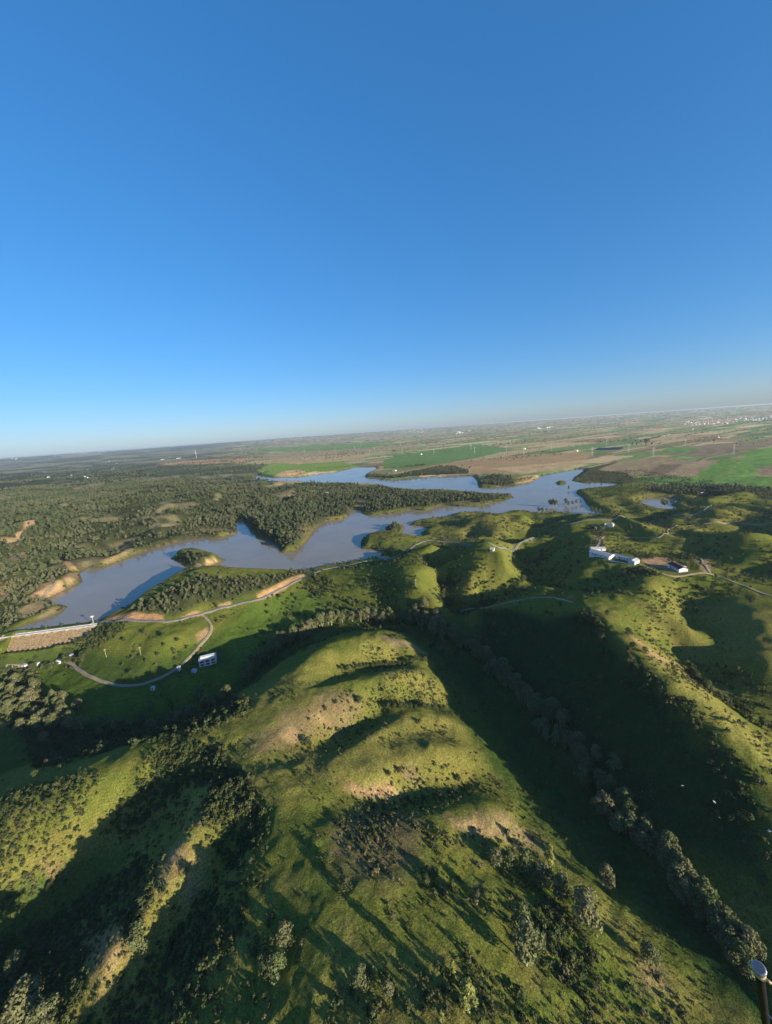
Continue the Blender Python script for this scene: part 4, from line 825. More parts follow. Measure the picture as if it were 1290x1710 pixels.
SINGLES = [
 # foot (px, py), height, kind, label
 (918,1449,13.5,'poplar','bright yellow green poplar beside a grey tree at the foot of the slope'),
 (783,1692,13,'poplar','slim bright poplar near the bottom edge casting a very long shadow'),
 (738,1709,5.0,'poplar','small slim tree at the bottom edge left of the bright poplar'),
 (757,1626,5.5,'poplar','small pale tree in the grass just above the bright poplar'),
 (878,1460,13,'stream_tree','olive green tree left of the bright poplar on the lower slope'),
 (850,1452,10,'stream_tree','smaller grey tree at the upper left of the slope clump'),
 (1012,1484,13,'eucalyptus_tree','upright grey green tree alone at the edge of the dark valley meadow'),
 (975,1540,15,'stream_tree','broad grey tree leaning over the scrub above the valley meadow'),
 (935,1500,12,'stream_tree','grey tree behind the broad leaning one on the slope'),
 (880,1612,19,'eucalyptus_tree','tallest green tree on the lower slope, reaching far above the scrub'),
 (872,1560,13.0,'eucalyptus_tree','second tall tree pressed behind the tallest one on the slope'),
 (906,1476,11.0,'stream_tree','grey tree between the bright poplar and the broad leaning tree'),
 (828,1444,8.5,'stream_tree','leftmost small grey tree of the slope clump'),
 (800,1500,6.0,'stream_tree','low spreading tree in the shaded scrub left of the tallest tree'),
 (1086,1610,9,'stream_tree','grey tree beside a patch of bare earth at the lower right'),
 (478,1576,8.5,'stream_tree','upper of two grey trees in the shaded hollow at the bottom'),
 (463,1634,10,'stream_tree','lower and longer of two grey trees in the shaded hollow at the bottom'),
 (440,1612,5.0,'stream_tree','small grey tree left of the two in the shaded hollow'),
 (602,1642,6.5,'stream_tree','round grey tree with a dark oval shadow on the bottom grass'),
 (648,1662,5.0,'stream_tree','small grey round tree right of the oval shadow'),
 (711,1477,4.0,'oak_tree','round bright bush-like tree at the edge of the big tree shadow'),
 (726,1465,4.0,'oak_tree','second round bush-like tree at the edge of the big tree shadow'),
 (578,1484,5.0,'oak_tree','dark broad oak bush in the middle of the near grass'),
 (548,1440,4.5,'oak_tree','dark oak beside a pink bare patch on the near spine'),
 (498,1294,3.6,'oak_tree','single dark oak on open grass below the long gully'),
 (650,1295,3.4,'oak_tree','dark oak on the bare patch of the middle hill'),
 (668,1290,3.4,'oak_tree','second dark oak right on the bare patch of the middle hill'),
 (766,1304,4.0,'oak_tree','lone dark oak low on the right flank of the middle hill'),
 (702,1208,3.6,'oak_tree','lone oak on the second spur of the middle hill'),
 (600,1175,6.0,'oak_tree','large dark oak in the scrub at the top of the long gully'),
 (515,1243,5.0,'oak_tree','dark oak among dry scrub at the head of the long gully'),
 (235,1588,12,'stream_tree','tan broad tree leaning out over the dark hollow at the lower left'),
 (45,1700,15,'stream_tree','big tan tree in the bottom left corner'),
 (30,1620,9,'stream_tree','light green tree near the left edge above the corner tree'),
 (80,1712,11,'stream_tree','green tree on the bottom edge right of the corner tree'),
 (62,1262,6.0,'oak_tree','bright green oval tree alone at the left edge of the long shadow'),
 (60,1296,4.0,'oak_tree','small bright tree below the oval one at the left'),
 (292,1243,4.0,'oak_tree','single pale tree standing on the long dark crest at the left'),
 (80,1345,4.5,'oak_tree','pale oak on the scrubby slope at the left'),
 (207,1345,3.6,'oak_tree','dark oak at the edge of the bright slope on the left'),
 (256,1380,4.5,'stream_tree','grey tree in the shaded hollow below the bright slope'),
 (65,1560,4.5,'oak_tree','lone green oak on the spur at the lower left'),
 (85,1485,4.0,'oak_tree','pale oak in the dark hollow at the lower left'),
 (334,1165,10.0,'stream_tree','round sunlit tree standing clear in the long meadow shadow'),
 (286,1180,7.0,'stream_tree','sunlit tree left of the round one in the meadow shadow'),
 (254,1182,7.0,'stream_tree','sunlit tree at the middle of the meadow shadow'),
 (170,1207,7.0,'stream_tree','low sunlit tree at the left of the meadow shadow'),
 (383,1160,7.0,'stream_tree','low sunlit tree at the right of the meadow shadow'),
 (130,1182,5.0,'oak_tree','small tree on the lit part of the lower meadow'),
 (242,1059,5.0,'oak_tree','large dark oak high on the grassy knoll by the dam'),
 (208,1070,4.5,'oak_tree','dark oak left on the grassy knoll by the dam'),
 (273,1063,5.0,'oak_tree','dark oak right on the grassy knoll by the dam'),
 (275,1079,4.0,'oak_tree','dark oak at the middle right of the grassy knoll'),
 (297,1072,4.5,'oak_tree','dark oak at the right flank of the grassy knoll'),
 (265,1095,4.0,'oak_tree','small dark oak low at the middle of the grassy knoll'),
 (245,1105,3.6,'oak_tree','small dark oak near the foot of the grassy knoll'),
 (220,1126,4.5,'oak_tree','dark oak at the foot of the grassy knoll above the road'),
 (468,998,4.5,'oak_tree','dark oak on the green field below the road'),
 (447,1013,4.0,'oak_tree','left upper oak of a close pair on the green field'),
 (448,1025,4.5,'oak_tree','left lower oak of a close pair on the green field'),
 (563,983,5.0,'oak_tree','broad dark oak near a pink bare patch above the field'),
 (575,980,4.5,'oak_tree','second dark oak near the pink bare patch above the field'),
 (593,980,4.5,'oak_tree','third dark oak right of the pink bare patch above the field'),
 (590,962,4.0,'oak_tree','small dark oak high on the slope above the field'),
 (590,949,4.0,'oak_tree','small dark oak close to the lakeside road'),
 (695,944,4.5,'oak_tree','lone dark oak with a long shadow on the big lit hill'),
 (620,955,4.0,'oak_tree','dark oak left of the big lit hill'),
 (1077,1090,4.5,'oak_tree','lone dark oak with a long shadow on the lit face of the right ridge'),
 (1015,1026,4.0,'oak_tree','lone dark oak on the bright saddle of the right ridge'),
 (1093,993,4.5,'oak_tree','dark oak near the top of the lit spur under the farm track'),
 (1110,1016,4.0,'oak_tree','dark oak on the middle of the lit spur'),
 (1005,1140,6.0,'oak_tree','large pale oak in the shade below the right crest'),
 (1045,1148,6.0,'oak_tree','pale oak at the right of the shaded oaks below the crest'),
 (960,1055,5.0,'oak_tree','oak at the upper end of the dark slope'),
 (985,1062,4.5,'oak_tree','oak a little below the upper end of the dark slope'),
 (1190,985,5.0,'oak_tree','oak on the slope under the track at the right'),
 (1255,1008,5.5,'oak_tree','oak in the shaded hollow at the right under the road'),
 (1275,975,5.5,'oak_tree','large dark oak on the lit slope at the right edge'),
 (1160,1022,5.0,'oak_tree','oak in the shade right of the lit spur'),
 (906,860,5.5,'oak_tree','dark oak on the lakeside hill tip, left of a pair'),
 (915,869,5.0,'oak_tree','dark oak on the lakeside hill tip, right of a pair'),
 (1053,884,5.5,'oak_tree','larger dark oak behind the white ruin'),
 (1078,884,5.0,'oak_tree','dark oak right behind the white ruin'),
 (1000,884,6.0,'oak_tree','dark oak in front of the white ruin'),
 (527,966,7.0,'eucalyptus_tree','pale tall tree where the road meets the lake shore'),
 (570,1000,6.0,'stream_tree','grey tree at the lower left of the scrubby slope'),
 (585,1008,6.5,'stream_tree','second grey tree at the lower left of the scrubby slope'),
]
SP = hit([(a, b_) for a, b_, *_ in SINGLES])
for (px, py, h, kind, lab), p in zip(SINGLES, SP): tree(kind, p[0], p[1], h, lab); NT += 1
FLOODED = [(900,856,9),(906,858,10),(913,857,8),(919,846,12),(924,846,13),(929,847,12),(945,843,11),(950,846,9),(956,844,8),(963,843,9),(970,842,7),(988,857,11),(995,859,10),(1002,858,8),(985,811,8),(1005,812,8),(1107,846,12),(1113,847,10),(950,818,8),(655,886,6),(664,884,6),(670,885,6)]
for px, py, h in FLOODED:
    x, y = at_z(px, py, 0); tree('eucalyptus_tree', x, y, h * 1.5, 'tall thin tree standing in the flooded margin of the lake', 'trees standing in the lake water', z=-0.4); NT += 1
print('single trees', NT)

# ------------------------------------------------------------------ plants: masses (woodland, scrub)
STORE = bpy.data.collections.new('plant_shapes')
def variants(name, seed, mat, count, **kw):
    c = bpy.data.collections.new(name)
    for i in range(count):
        V, Fq, lobes = crown_mesh(name, seed + i * 17, mat, **kw)
        ob = bpy.data.objects.new('%s_shape' % name, npmesh(name, V, Fq, [M[mat]])); c.objects.link(ob)
    return c
VPINE = variants('pine', 100, 'pine', 5, h=8, r=3.6, base=1.0, n=170, size=1.5, lob=9, dome=True)
VLIGHT = variants('mixed_wood', 700, 'lightwood', 4, h=7, r=3.4, base=0.6, n=150, size=1.4, lob=8, dome=True)
VSHRUB = variants('scrub_bush', 300, 'shrub', 5, h=1.5, r=1.15, base=-0.3, n=90, size=0.42, lob=6, dome=True)
VDRY = variants('dry_bush', 500, 'drybush', 4, h=1.2, r=1.1, base=-0.3, n=80, size=0.4, lob=6, dome=True)
def mass(name, P, SC, coll):
    """a mass nobody could count: points on the land, a plant on each point"""
    n = len(P); me = bpy.data.meshes.new(name); me.vertices.add(n); me.vertices.foreach_set('co', np.asarray(P, np.float32).ravel())
    a = me.attributes.new('size', 'FLOAT_VECTOR', 'POINT'); a.data.foreach_set('vector', np.asarray(SC, np.float32).ravel())
    a = me.attributes.new('turn', 'FLOAT_VECTOR', 'POINT'); rot = np.zeros((n, 3), np.float32); rot[:, 2] = RNG.uniform(0, 6.28, n); rot[:, :2] = RNG.normal(0, 0.06, (n, 2)); a.data.foreach_set('vector', rot.ravel())
    o = link(name, me); g = bpy.data.node_groups.new(name, 'GeometryNodeTree')
    g.interface.new_socket('Geometry', in_out='INPUT', socket_type='NodeSocketGeometry'); g.interface.new_socket('Geometry', in_out='OUTPUT', socket_type='NodeSocketGeometry')
    gi = g.nodes.new('NodeGroupInput'); go = g.nodes.new('NodeGroupOutput'); ip = g.nodes.new('GeometryNodeInstanceOnPoints'); ci = g.nodes.new('GeometryNodeCollectionInfo')
    ci.inputs['Collection'].default_value = coll; ci.inputs['Separate Children'].default_value = True; ci.inputs['Reset Children'].default_value = True
    ip.inputs['Pick Instance'].default_value = True
    for nm, sk in (('size', 'Scale'), ('turn', 'Rotation')):
        na_ = g.nodes.new('GeometryNodeInputNamedAttribute'); na_.data_type = 'FLOAT_VECTOR'; na_.inputs['Name'].default_value = nm; g.links.new(na_.outputs[0], ip.inputs[sk])
    g.links.new(gi.outputs[0], ip.inputs['Points']); g.links.new(ci.outputs[0], ip.inputs['Instance']); g.links.new(ip.outputs[0], go.inputs[0])
    md = o.modifiers.new('scatter', 'NODES'); md.node_group = g
    tag(o, kind='stuff'); return o
def scatter(P, sp):
    """jittered points inside the polygon P, about sp metres apart"""
    lo, hi = P.min(0), P.max(0); nx = int((hi[0] - lo[0]) / sp) + 1; ny = int((hi[1] - lo[1]) / sp) + 1
    gx, gy = np.meshgrid(np.arange(nx), np.arange(ny)); x = lo[0] + (gx.ravel() + RNG.random(nx * ny)) * sp; y = lo[1] + (gy.ravel() + RNG.random(nx * ny)) * sp
    k = inpoly(x, y, P); return x[k], y[k]
def size3(n, lo, hi): s = RNG.uniform(lo, hi, n); return np.stack([s * RNG.uniform(.85, 1.2, n), s * RNG.uniform(.85, 1.2, n), s * RNG.uniform(.8, 1.2, n)], 1)
def nobare(x, y):
    k = np.ones(len(x), bool)
    for P in BARE: k &= ~inpoly(x, y, P)
    return k | (RNG.random(len(x)) < 0.06)
FP, FS = [], []
for k, P in FOREST.items():
    if k == 'scrubflat': continue
    x, y = scatter(P, 6.2 if k in ('damhill', 'island', 'islet', 'leftbank') else 7.6)
    r_ = np.hypot(x, y); sd_ = lake_sd(x, y)
    gap = fbm(x, y, 70, 3, 111); keepk = (sd_ > 1.8) & nobare(x, y) & (gap > (0.36 if k == 'west' else 0.25)) & (RNG.random(len(x)) < 0.93)
    if k == 'west': keepk &= ~((fbm(x, y, 300, 3, 113) > 0.57) & (r_ > 700) & (RNG.random(len(x)) < 0.75)) & (r_ < 2600)
    x, y = x[keepk], y[keepk]; z = height(x, y)
    s = size3(len(x), 0.4, 1.3) * (0.75 + 0.5 * fbm(x, y, 45, 2, 117))[:, None] * (0.7 if k in ('damhill', 'island', 'islet', 'leftbank') else 1.0); FP.append(np.stack([x, y, z - 0.2], 1)); FS.append(s)
# thinning woods to the far left, copses on the plain
th = RNG.uniform(-1.15, -0.28, 16000); rr = np.exp(RNG.uniform(math.log(1500), math.log(9000), 16000)); x = rr * np.sin(th); y = rr * np.cos(th)
k = (fbm(x, y, 260, 4, 120) > 0.47) & (np.arctan2(x, y) + 0.62 + 0.2 * (fbm(x, y, 900, 4, 71) - 0.5) < 0.33) & (lake_sd(x, y) > 5); x, y = x[k], y[k]
FP.append(np.stack([x, y, height(x, y) - .3], 1)); FS.append(size3(len(x), 0.9, 1.7))
for P_, n in [([(535,760),(560,758),(590,750),(600,757),(570,768),(545,772)], 60), ([(655,753),(660,752),(662,754),(656,755)], 14), ([(1075,735),(1085,735),(1085,738),(1075,738)], 20), ([(1100,706),(1160,700),(1290,690),(1290,686),(1160,695)], 160), ([(990,738),(1070,745),(1120,741),(1060,733)], 50), ([(890,724),(1000,717),(1000,714),(890,720)], 120), ([(820,742),(870,735),(960,742),(950,739)], 40),
              ([(640,783),(700,781),(712,777),(690,777)], 40)]:
    Q = hpoly(P_); lo, hi = Q.min(0), Q.max(0); x = RNG.uniform(lo[0], hi[0], n * 6); y = RNG.uniform(lo[1], hi[1], n * 6); k = inpoly(x, y, Q); x, y = x[k][:n], y[k][:n]
    FP.append(np.stack([x, y, height(x, y) - .3], 1)); FS.append(size3(len(x), 0.9, 1.6))
th = RNG.uniform(-0.3, 0.85, 2600); rr = np.exp(RNG.uniform(math.log(1600), math.log(12000), 2600)); x = rr * np.sin(th); y = rr * np.cos(th)
row_ = np.abs(((-x * 0.55 + y * 0.83) / 210) % 1 - 0.5); k = (lake_sd(x, y) > 5) & (fbm(x, y, 700, 3, 130) > 0.55); x, y = x[k], y[k]
FP.append(np.stack([x, y, height(x, y) - .3], 1)); FS.append(size3(len(x), 0.6, 1.2))
FP = np.concatenate(FP); FS = np.concatenate(FS); lw = fbm(FP[:, 0], FP[:, 1], 130, 3, 119) + 0.25 * (RNG.random(len(FP)) - 0.5) > 0.54
mass('woodland', FP[~lw], FS[~lw], VPINE); mass('light_woodland', FP[lw], FS[lw], VLIGHT); print('woodland', len(FP))

SCRUB = [
 ([(690,1450),(760,1430),(850,1420),(905,1445),(930,1500),(860,1540),(780,1540),(700,1510)], 2.6, (0.5, 1.2), 0.5, 0.3, 'shrub in the broken scrub above the tall trees'),
 ([(300,1340),(350,1330),(340,1420),(280,1500),(220,1580),(180,1640),(150,1640),(200,1540),(260,1470)], 2.4, (0.4, 1.1), 0.5, 0.5, 'shrub on the bare top of the lower left spur'),
 ([(420,1240),(560,1240),(600,1330),(560,1420),(480,1400),(430,1330)], 3.2, (0.25, 0.7), 0.45, 0.3, 'small shrub on the smooth grass of the near spine'),
 ([(40,1225),(170,1215),(300,1195),(400,1165),(425,1190),(330,1232),(200,1252),(60,1285)], 3.0, (1.0, 2.3), 0.85, 0.0, 'dark shrub in the long shadow under the crest at the left'),
 # outline, spacing, size, share kept, dry?, where
 ([(245,1262),(300,1236),(365,1246),(400,1290),(440,1330),(448,1400),(410,1440),(345,1410),(352,1318),(322,1308),(275,1345),(215,1395),(165,1385),(225,1335),(235,1290)], 1.7, (0.7, 1.4), 0.93, 0.0, 'dark shrub in the thicket at the head of the lower left hollows'),
 ([(-40,1340),(60,1310),(170,1292),(150,1350),(120,1420),(60,1490),(-40,1550)], 1.8, (0.5, 1.1), 0.85, 0.25, 'shrub on the scrubby slope at the left edge'),
 ([(165,1480),(240,1425),(290,1440),(280,1490),(240,1560),(200,1600),(150,1720),(-60,1760),(-60,1560),(80,1540)], 1.7, (0.6, 1.2), 0.9, 0.2, 'shrub on the overgrown spur at the bottom left'),
 ([(400,1420),(450,1440),(440,1500),(400,1570),(340,1640),(290,1740),(140,1740),(250,1600),(335,1500)], 1.8, (0.6, 1.25), 0.85, 0.0, 'shrub in the dark hollow at the bottom left'),
 ([(330,1600),(420,1560),(480,1520),(520,1560),(460,1640),(440,1740),(300,1740)], 2.6, (0.7, 1.3), 0.5, 0.1, 'shrub in the patchy scrub at the bottom between hollow and grass'),
 ([(560,1375),(640,1355),(720,1380),(770,1400),(740,1450),(660,1480),(590,1440)], 1.9, (0.5, 1.0), 0.75, 0.55, 'dry shrub in the brown patch in the middle of the near slope'),
 ([(880,1510),(930,1500),(985,1560),(1000,1590),(1000,1655),(935,1640),(890,1600),(850,1550)], 1.9, (0.6, 1.3), 0.9, 0.1, 'dark shrub in the dense patch under the tall trees'),
 ([(560,1660),(640,1620),(720,1610),(790,1590),(870,1650),(960,1740),(540,1740)], 2.1, (0.6, 1.2), 0.6, 0.1, 'shrub in the scrub along the bottom edge'),
 ([(900,1640),(1000,1650),(1080,1610),(1130,1660),(1180,1740),(960,1740)], 2.2, (0.5, 1.1), 0.5, 0.45, 'shrub in the dry grass at the lower right'),
 ([(640,1125),(700,1120),(728,1135),(745,1178),(690,1182),(640,1184),(620,1170)], 2.2, (0.5, 1.0), 0.8, 0.75, 'dry shrub on the second spur of the middle hill'),
 ([(570,1160),(640,1140),(645,1165),(610,1195),(550,1225),(500,1245),(480,1215),(520,1185)], 2.3, (0.5, 1.2), 0.6, 0.5, 'shrub above the long gully of the middle hill'),
 ([(600,1075),(670,1078),(690,1092),(640,1105),(605,1098)], 2.4, (0.4, 0.9), 0.6, 0.7, 'dry shrub at the top of the middle hill'),
 ([(560,1250),(590,1235),(640,1205),(650,1215),(600,1255),(565,1268)], 2.2, (0.4, 0.9), 0.5, 0.3, 'shrub along the third spur of the middle hill'),
 ([(590,1330),(660,1335),(740,1320),(800,1300),(790,1330),(720,1360),(640,1375),(580,1350)], 2.2, (0.5, 1.1), 0.6, 0.25, 'shrub in the shaded lowest gully of the middle hill'),
 ([(640,1290),(700,1280),(720,1310),(650,1325)], 2.2, (0.5, 1.0), 0.45, 0.5, 'shrub on the bare face of the middle hill'),
 ([(740,1220),(800,1260),(840,1310),(880,1380),(850,1370),(790,1290),(740,1250)], 2.2, (0.4, 0.9), 0.4, 0.4, 'shrub on the right edge of the middle hill'),
 ([(1080,1120),(1140,1170),(1210,1240),(1290,1310),(1290,1370),(1210,1300),(1130,1220),(1060,1140)], 2.6, (0.9, 1.9), 0.7, 0.05, 'dark shrub below the crest of the right ridge'),
 ([(1060,1050),(1110,1080),(1170,1140),(1230,1200),(1290,1240),(1290,1295),(1200,1225),(1120,1150),(1075,1090)], 2.4, (0.5, 1.1), 0.48, 0.6, 'dry shrub on the lit face of the right ridge'),
 ([(1160,1330),(1230,1330),(1290,1380),(1290,1500),(1220,1440)], 3.4, (0.9, 1.8), 0.45, 0.0, 'dark shrub on the shaded slope at the right edge'),
 ([(97,1100),(140,1065),(175,1042),(215,1040),(200,1062),(160,1085),(120,1108)], 2.6, (0.9, 1.9), 0.9, 0.0, 'dark shrub on the knoll side by the dam'),
 ([(600,968),(660,958),(700,985),(725,1005),(690,1015),(630,1005)], 3.0, (0.8, 1.7), 0.6, 0.05, 'dark shrub on the scrubby slope below the big lit hill'),
 ([(505,960),(530,952),(560,975),(540,1000),(510,990)], 3.0, (0.9, 1.9), 0.75, 0.0, 'dark shrub beside the lakeside road'),
 ([(735,1012),(725,985),(735,955),(770,930),(795,915),(800,930),(835,965),(860,985),(865,1000),(800,1015)], 3.2, (0.7, 1.6), 0.6, 0.0, 'dark shrub on the shaded side of the green dome'),
 ([(1070,985),(1120,1010),(1150,1040),(1130,1075),(1100,1060),(1075,1040)], 3.0, (0.5, 1.2), 0.4, 0.2, 'shrub on the lit spur below the farm'),
 ([(1150,1100),(1230,1120),(1290,1150),(1290,1215),(1215,1165)], 3.0, (0.7, 1.5), 0.5, 0.0, 'shrub on the dark slope at the right'),
 ([(60,1110),(0,1100),(-40,1160),(20,1220),(110,1230),(140,1215),(80,1180)], 3.2, (1.0, 2.2), 0.6, 0.2, 'shrub under the trees below the dam'),
 ([(1050,925),(1130,922),(1170,930),(1130,938),(1070,935)], 3.4, (0.9, 1.9), 0.7, 0.0, 'shrub behind the farmyard'),
 ([(1035,945),(1075,945),(1110,962),(1060,972),(1035,962)], 2.6, (0.7, 1.5), 0.75, 0.1, 'shrub on the dark plot below the farm'),
 ([(985,880),(1005,880),(1010,915),(988,915)], 3.0, (0.9, 2.0), 0.6, 0.0, 'shrub on the path between farm and ruin'),
]
XS, YS, SS, DR, WH = [], [], [], [], []
for i, (P_, sp, (s0, s1), keepf, dry, wh) in enumerate(SCRUB):
    x, y = scatter(hpoly(P_), sp * 0.92); nz = fbm(x, y, 14, 3, 140 + i); k = (nz > 0.62 - 0.42 * keepf) & (RNG.random(len(x)) < min(1, keepf + .15)) & (lake_sd(x, y) > 2)
    x, y = x[k] + RNG.normal(0, 1.6, k.sum()) * RNG.exponential(1, k.sum()), y[k] + RNG.normal(0, 1.6, k.sum()) * RNG.exponential(1, k.sum()); XS.append(x); YS.append(y); SS.append(np.clip(RNG.lognormal(0, .35, len(x)), .5, 2.2) * (s0 + s1) / 2 * (0.6 + 0.7 * nz[k])); DR.append(RNG.random(len(x)) < dry); WH.append(np.full(len(x), i))
# loose bushes over all the hills, thicker in the hollows
for sp, reach, off in ((3.0, (-230, 140, 40, 330), 0.57), (6.0, (-260, 300, 40, 480), 0.62), (8.0, (-150, 900, 330, 1350), 0.46), (9.0, (-700, 100, 330, 620), 0.62)):
    x, y = scatter(np.array([(reach[0], reach[2]), (reach[1], reach[2]), (reach[1], reach[3]), (reach[0], reach[3])], float), sp)
    e = 9.0; hh = height(x, y); lap = (height(x + e, y) + height(x - e, y) + height(x, y + e) + height(x, y - e)) / 4 - hh
    k = (fbm(x, y, 26, 3, 160) + np.clip(lap, -0.7, 0.9) * 0.30 > off) & (lake_sd(x, y) > 2.5)
    for wide in (1,): pass
    x, y = x[k], y[k]; XS.append(x); YS.append(y); SS.append(RNG.uniform(0.5, 1.3, len(x)) * (0.5 if sp < 4 else 1.0 if sp < 7 else 2.0)); DR.append(RNG.random(len(x)) < 0.2); WH.append(np.full(len(x), len(SCRUB)))
# bushes along the lake shore
t_ = np.concatenate([np.stack([a + (b_ - a) * f for f in np.arange(0, 1, 5.0 / max(5.0, np.hypot(*(b_ - a))))]) for a, b_ in zip(LAKE, np.roll(LAKE, -1, 0))])
t_ = t_ + RNG.normal(0, 5, t_.shape); k = (lake_sd(t_[:, 0], t_[:, 1]) > 0.8) & (fbm(t_[:, 0], t_[:, 1], 40, 3, 170) > 0.42); t_ = t_[k]
XS.append(t_[:, 0]); YS.append(t_[:, 1]); SS.append(RNG.uniform(0.9, 2.4, len(t_))); DR.append(RNG.random(len(t_)) < 0.1); WH.append(np.full(len(t_), len(SCRUB)))
XS, YS, SS, DR, WH = map(np.concatenate, (XS, YS, SS, DR, WH))
k = off_road(XS, YS) & (nobare(XS, YS) | (SS < 0.8)) & ~((XS - BLD[:, None, 0]) ** 2 + (YS - BLD[:, None, 1]) ** 2 < BLD[:, None, 2] ** 2).any(0)
XS, YS, SS, DR, WH = XS[k], YS[k], SS[k], DR[k], WH[k]
ZS = height(XS, YS)
# the 290 bushes that show largest are objects of their own
v = np.stack([XS, YS, ZS - CAMZ], 1); zc = v @ FW; pxx = CX + FPX * (v @ RT) / zc; pyy = CY - FPX * (v @ UP) / zc
app = np.where((zc > 5) & (pxx > 5) & (pxx < 1285) & (pyy < 1705) & (pyy > 0), SS / np.maximum(zc, 1) , 0); order = np.argsort(-app)[:290]
one = np.zeros(len(XS), bool); one[order] = True
sh = [o.data for o in VSHRUB.objects]; dr = [o.data for o in VDRY.objects]
for i in order:
    o = link('dry_shrub' if DR[i] else 'shrub', random.choice(dr if DR[i] else sh)); o.location = (XS[i], YS[i], ZS[i] - 0.05); o.rotation_euler = (0, 0, random.uniform(0, 6.28)); o.scale = (SS[i], SS[i] * random.uniform(.85, 1.15), SS[i] * random.uniform(.85, 1.1))
    wh = SCRUB[WH[i]][5] if WH[i] < len(SCRUB) else 'loose shrub scattered on the open grassy hillside'
    if DR[i]: wh = wh.replace('dark shrub', 'pale shrub') if 'dark shrub' in wh else wh.replace('dry shrub', 'pale dry shrub') if 'dry shrub' in wh else 'pale ' + wh
    elif 'dry shrub' in wh: wh = wh.replace('dry shrub', 'green shrub')
    tag(o, wh, 'shrub', wh.replace('shrub', 'shrubs', 1))
P3 = np.stack([XS, YS, ZS - 0.05], 1)
for nm, msk, coll in (('scrub', ~one & ~DR, VSHRUB), ('dry_scrub', ~one & DR, VDRY)):
    s = SS[msk]; mass(nm, P3[msk], np.stack([s, s * RNG.uniform(.85, 1.15, len(s)), s * RNG.uniform(.8, 1.15, len(s))], 1), coll)
print('scrub', len(XS))

# ------------------------------------------------------------------ white birds over the dark slope
def bird(name, px, label, bank, f=0.93, span=1.5):
    p = hit([px])[0]; q = np.array([0, 0, CAMZ]); c = q + (p - q) * f; s = span / 1.5
    b = MB(); b.tube([(0, -.42, 0), (0, -.22, .02), (0, 0, .03), (0, .2, .03), (0, .36, .06), (0, .44, .07), (0, .56, .05)], [.02, .07, .1, .08, .035, .04, .006], 8)
    for sx in (-1, 1):
        x = [0, .22 * sx, .48 * sx, .75 * sx]; z = [.06, .16, .17, .08]; fr = [.14, .16, .1, -.08]; bk = [-.12, -.1, -.12, -.14]
        top = [(x[i], fr[i], z[i]) for i in range(4)] + [(x[i], bk[i], z[i] - .02) for i in range(4)]; low = [(a, c_, d - .02) for a, c_, d in top]
        fs = []
        for i in range(3): fs += [(i, i + 1, i + 5, i + 4), (8 + i + 4, 8 + i + 5, 8 + i + 1, 8 + i), (i, i + 8, i + 9, i + 1), (i + 4, i + 5, i + 13, i + 12)]
        fs.append((3, 11, 15, 7)); fs.append((0, 4, 12, 8)); b.add(top + low, fs)
    b.add([(-.04, -.38, .01), (.04, -.38, .01), (.1, -.62, .0), (-.1, -.62, .0), (-.04, -.38, -.015), (.04, -.38, -.015), (.1, -.62, -.02), (-.1, -.62, -.02)], [(0, 1, 2, 3), (7, 6, 5, 4), (0, 4, 5, 1), (1, 5, 6, 2), (2, 6, 7, 3), (3, 7, 4, 0)])
    o = b.build(name, M['feather'], None, True); o.location = tuple(c); o.rotation_euler = (random.uniform(-.2, .2), bank, random.uniform(0, 6.28)); o.scale = (s, s, s); tag(o, label, 'bird')
bird('bird', (1140,1312), 'white bird flying over the dark slope, highest of the three', .5, .9, 1.5)
bird('bird', (1193,1339), 'white bird flying over the dark slope, middle of the three', -.4, .9, 1.35)
bird('bird', (1285,1388), 'white bird flying over the dark slope nearest the right edge', .3, .9, 1.4)

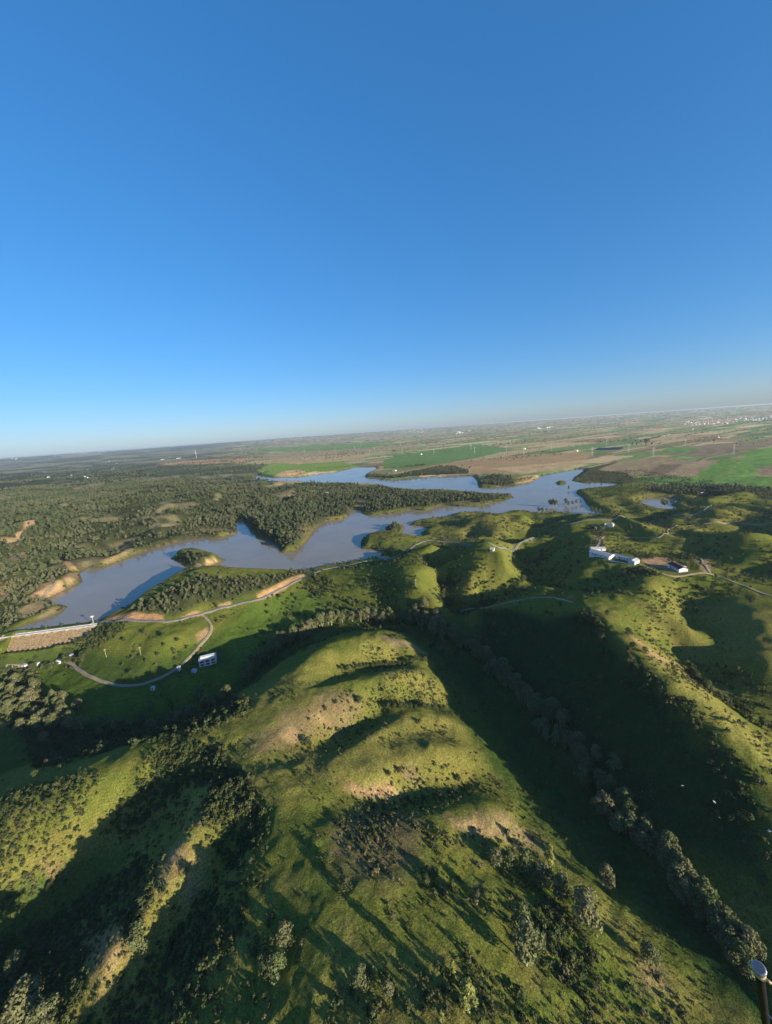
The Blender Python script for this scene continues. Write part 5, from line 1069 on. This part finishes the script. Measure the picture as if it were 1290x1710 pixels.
# ------------------------------------------------------------------ the aircraft's tube close to the camera
def near(px, py, dist): d = ray(px, py); d = d / np.linalg.norm(d); return Vector(np.array([0, 0, CAMZ]) + d * dist)
a = near(1268, 1616, 2.25); e = near(1279, 1705, 2.7); ax = (e - a).normalized()
end = e + ax * 0.12
root = empty('aircraft_tube', tuple(end)); tag(root, 'black metal tube with a silver end cap and clamps at the bottom right corner', 'aircraft part'); off = Vector(end)
b = MB(); b.tube([a + ax * .012 - off, a + ax * .06 - off, end - off], [.0125, .0115, .0115], 24); b.build('tube', M['black'], root, True)
m, nt, bs = new_mat('brushed_alloy'); bs.inputs['Base Color'].default_value = (0.4, 0.4, 0.4, 1); bs.inputs['Metallic'].default_value = 0.85; bs.inputs['Roughness'].default_value = 0.38
n = noise_node(nt, 400, 3); mr = nt.nodes.new('ShaderNodeMapRange'); mr.inputs['To Min'].default_value = .28; mr.inputs['To Max'].default_value = .5; nt.links.new(n.outputs['Fac'], mr.inputs['Value']); nt.links.new(mr.outputs[0], bs.inputs['Roughness'])
b = MB(); b.tube([a - off, a + ax * .001 - off, a + ax * .011 - off, a + ax * .012 - off], [.0165, .0178, .0178, .0165], 32); cp = b.build('end_cap', m, root, True)
m2 = mottled('rough_grey_plug', (.10, .10, .115), (.2, .2, .22), 500, .8); b = MB(); b.tube([a - ax * .0012 - off, a + ax * .004 - off], [.0142, .0142], 28); b.build('cap_face', m2, cp)
brass = mottled('pale_brass', (.3, .22, .1), (.55, .45, .22), 90, .4, spec=.5)
b = MB(); b.tube([a + ax * .034 - off, a + ax * .036 - off, a + ax * .05 - off, a + ax * .052 - off], [.0135, .0155, .0155, .0135], 24)
sd_ = ax.cross(Vector((0, 0, 1))).normalized(); c0 = a + ax * .043 - off; b.tube([c0 + sd_ * -.03, c0 + sd_ * -.015], [.004, .004], 10); b.tube([c0 + sd_ * .015, c0 + sd_ * .028], [.004, .004], 10); b.build('clamp', brass, root, True)
b = MB(); b.tube([a + ax * .063 - off, a + ax * .065 - off, a + ax * .078 - off, a + ax * .08 - off], [.013, .0145, .0145, .013], 20); b.build('collar', M['black'], root, True)
q0 = near(1274, 1684, 2.58) - off; q1 = near(1300, 1714, 2.5) - off; b = MB(); b.tube([q0, (q0 + q1) / 2, q1 + (q1 - q0) * .8], .0022, 8); b.build('cable', M['steel'], root, True)

# ------------------------------------------------------------------ air
ZT = float(max(GZ.max(), CAMZ)) + 4.0; ZB = float(GZ.min()) - 1.0
b = MB(); b.box(-43000, -43000, ZB, 43000, 43000, ZT); m = bpy.data.materials.new('air'); m.use_nodes = True; nt = m.node_tree; nt.nodes.clear()
pv = nt.nodes.new('ShaderNodeVolumePrincipled'); pv.inputs['Color'].default_value = (.7, .82, .93, 1); pv.inputs['Density'].default_value = HAZE; pv.inputs['Anisotropy'].default_value = 0.2
out = nt.nodes.new('ShaderNodeOutputMaterial'); nt.links.new(pv.outputs[0], out.inputs['Volume'])
o = b.build('haze', m); tag(o, kind='stuff')
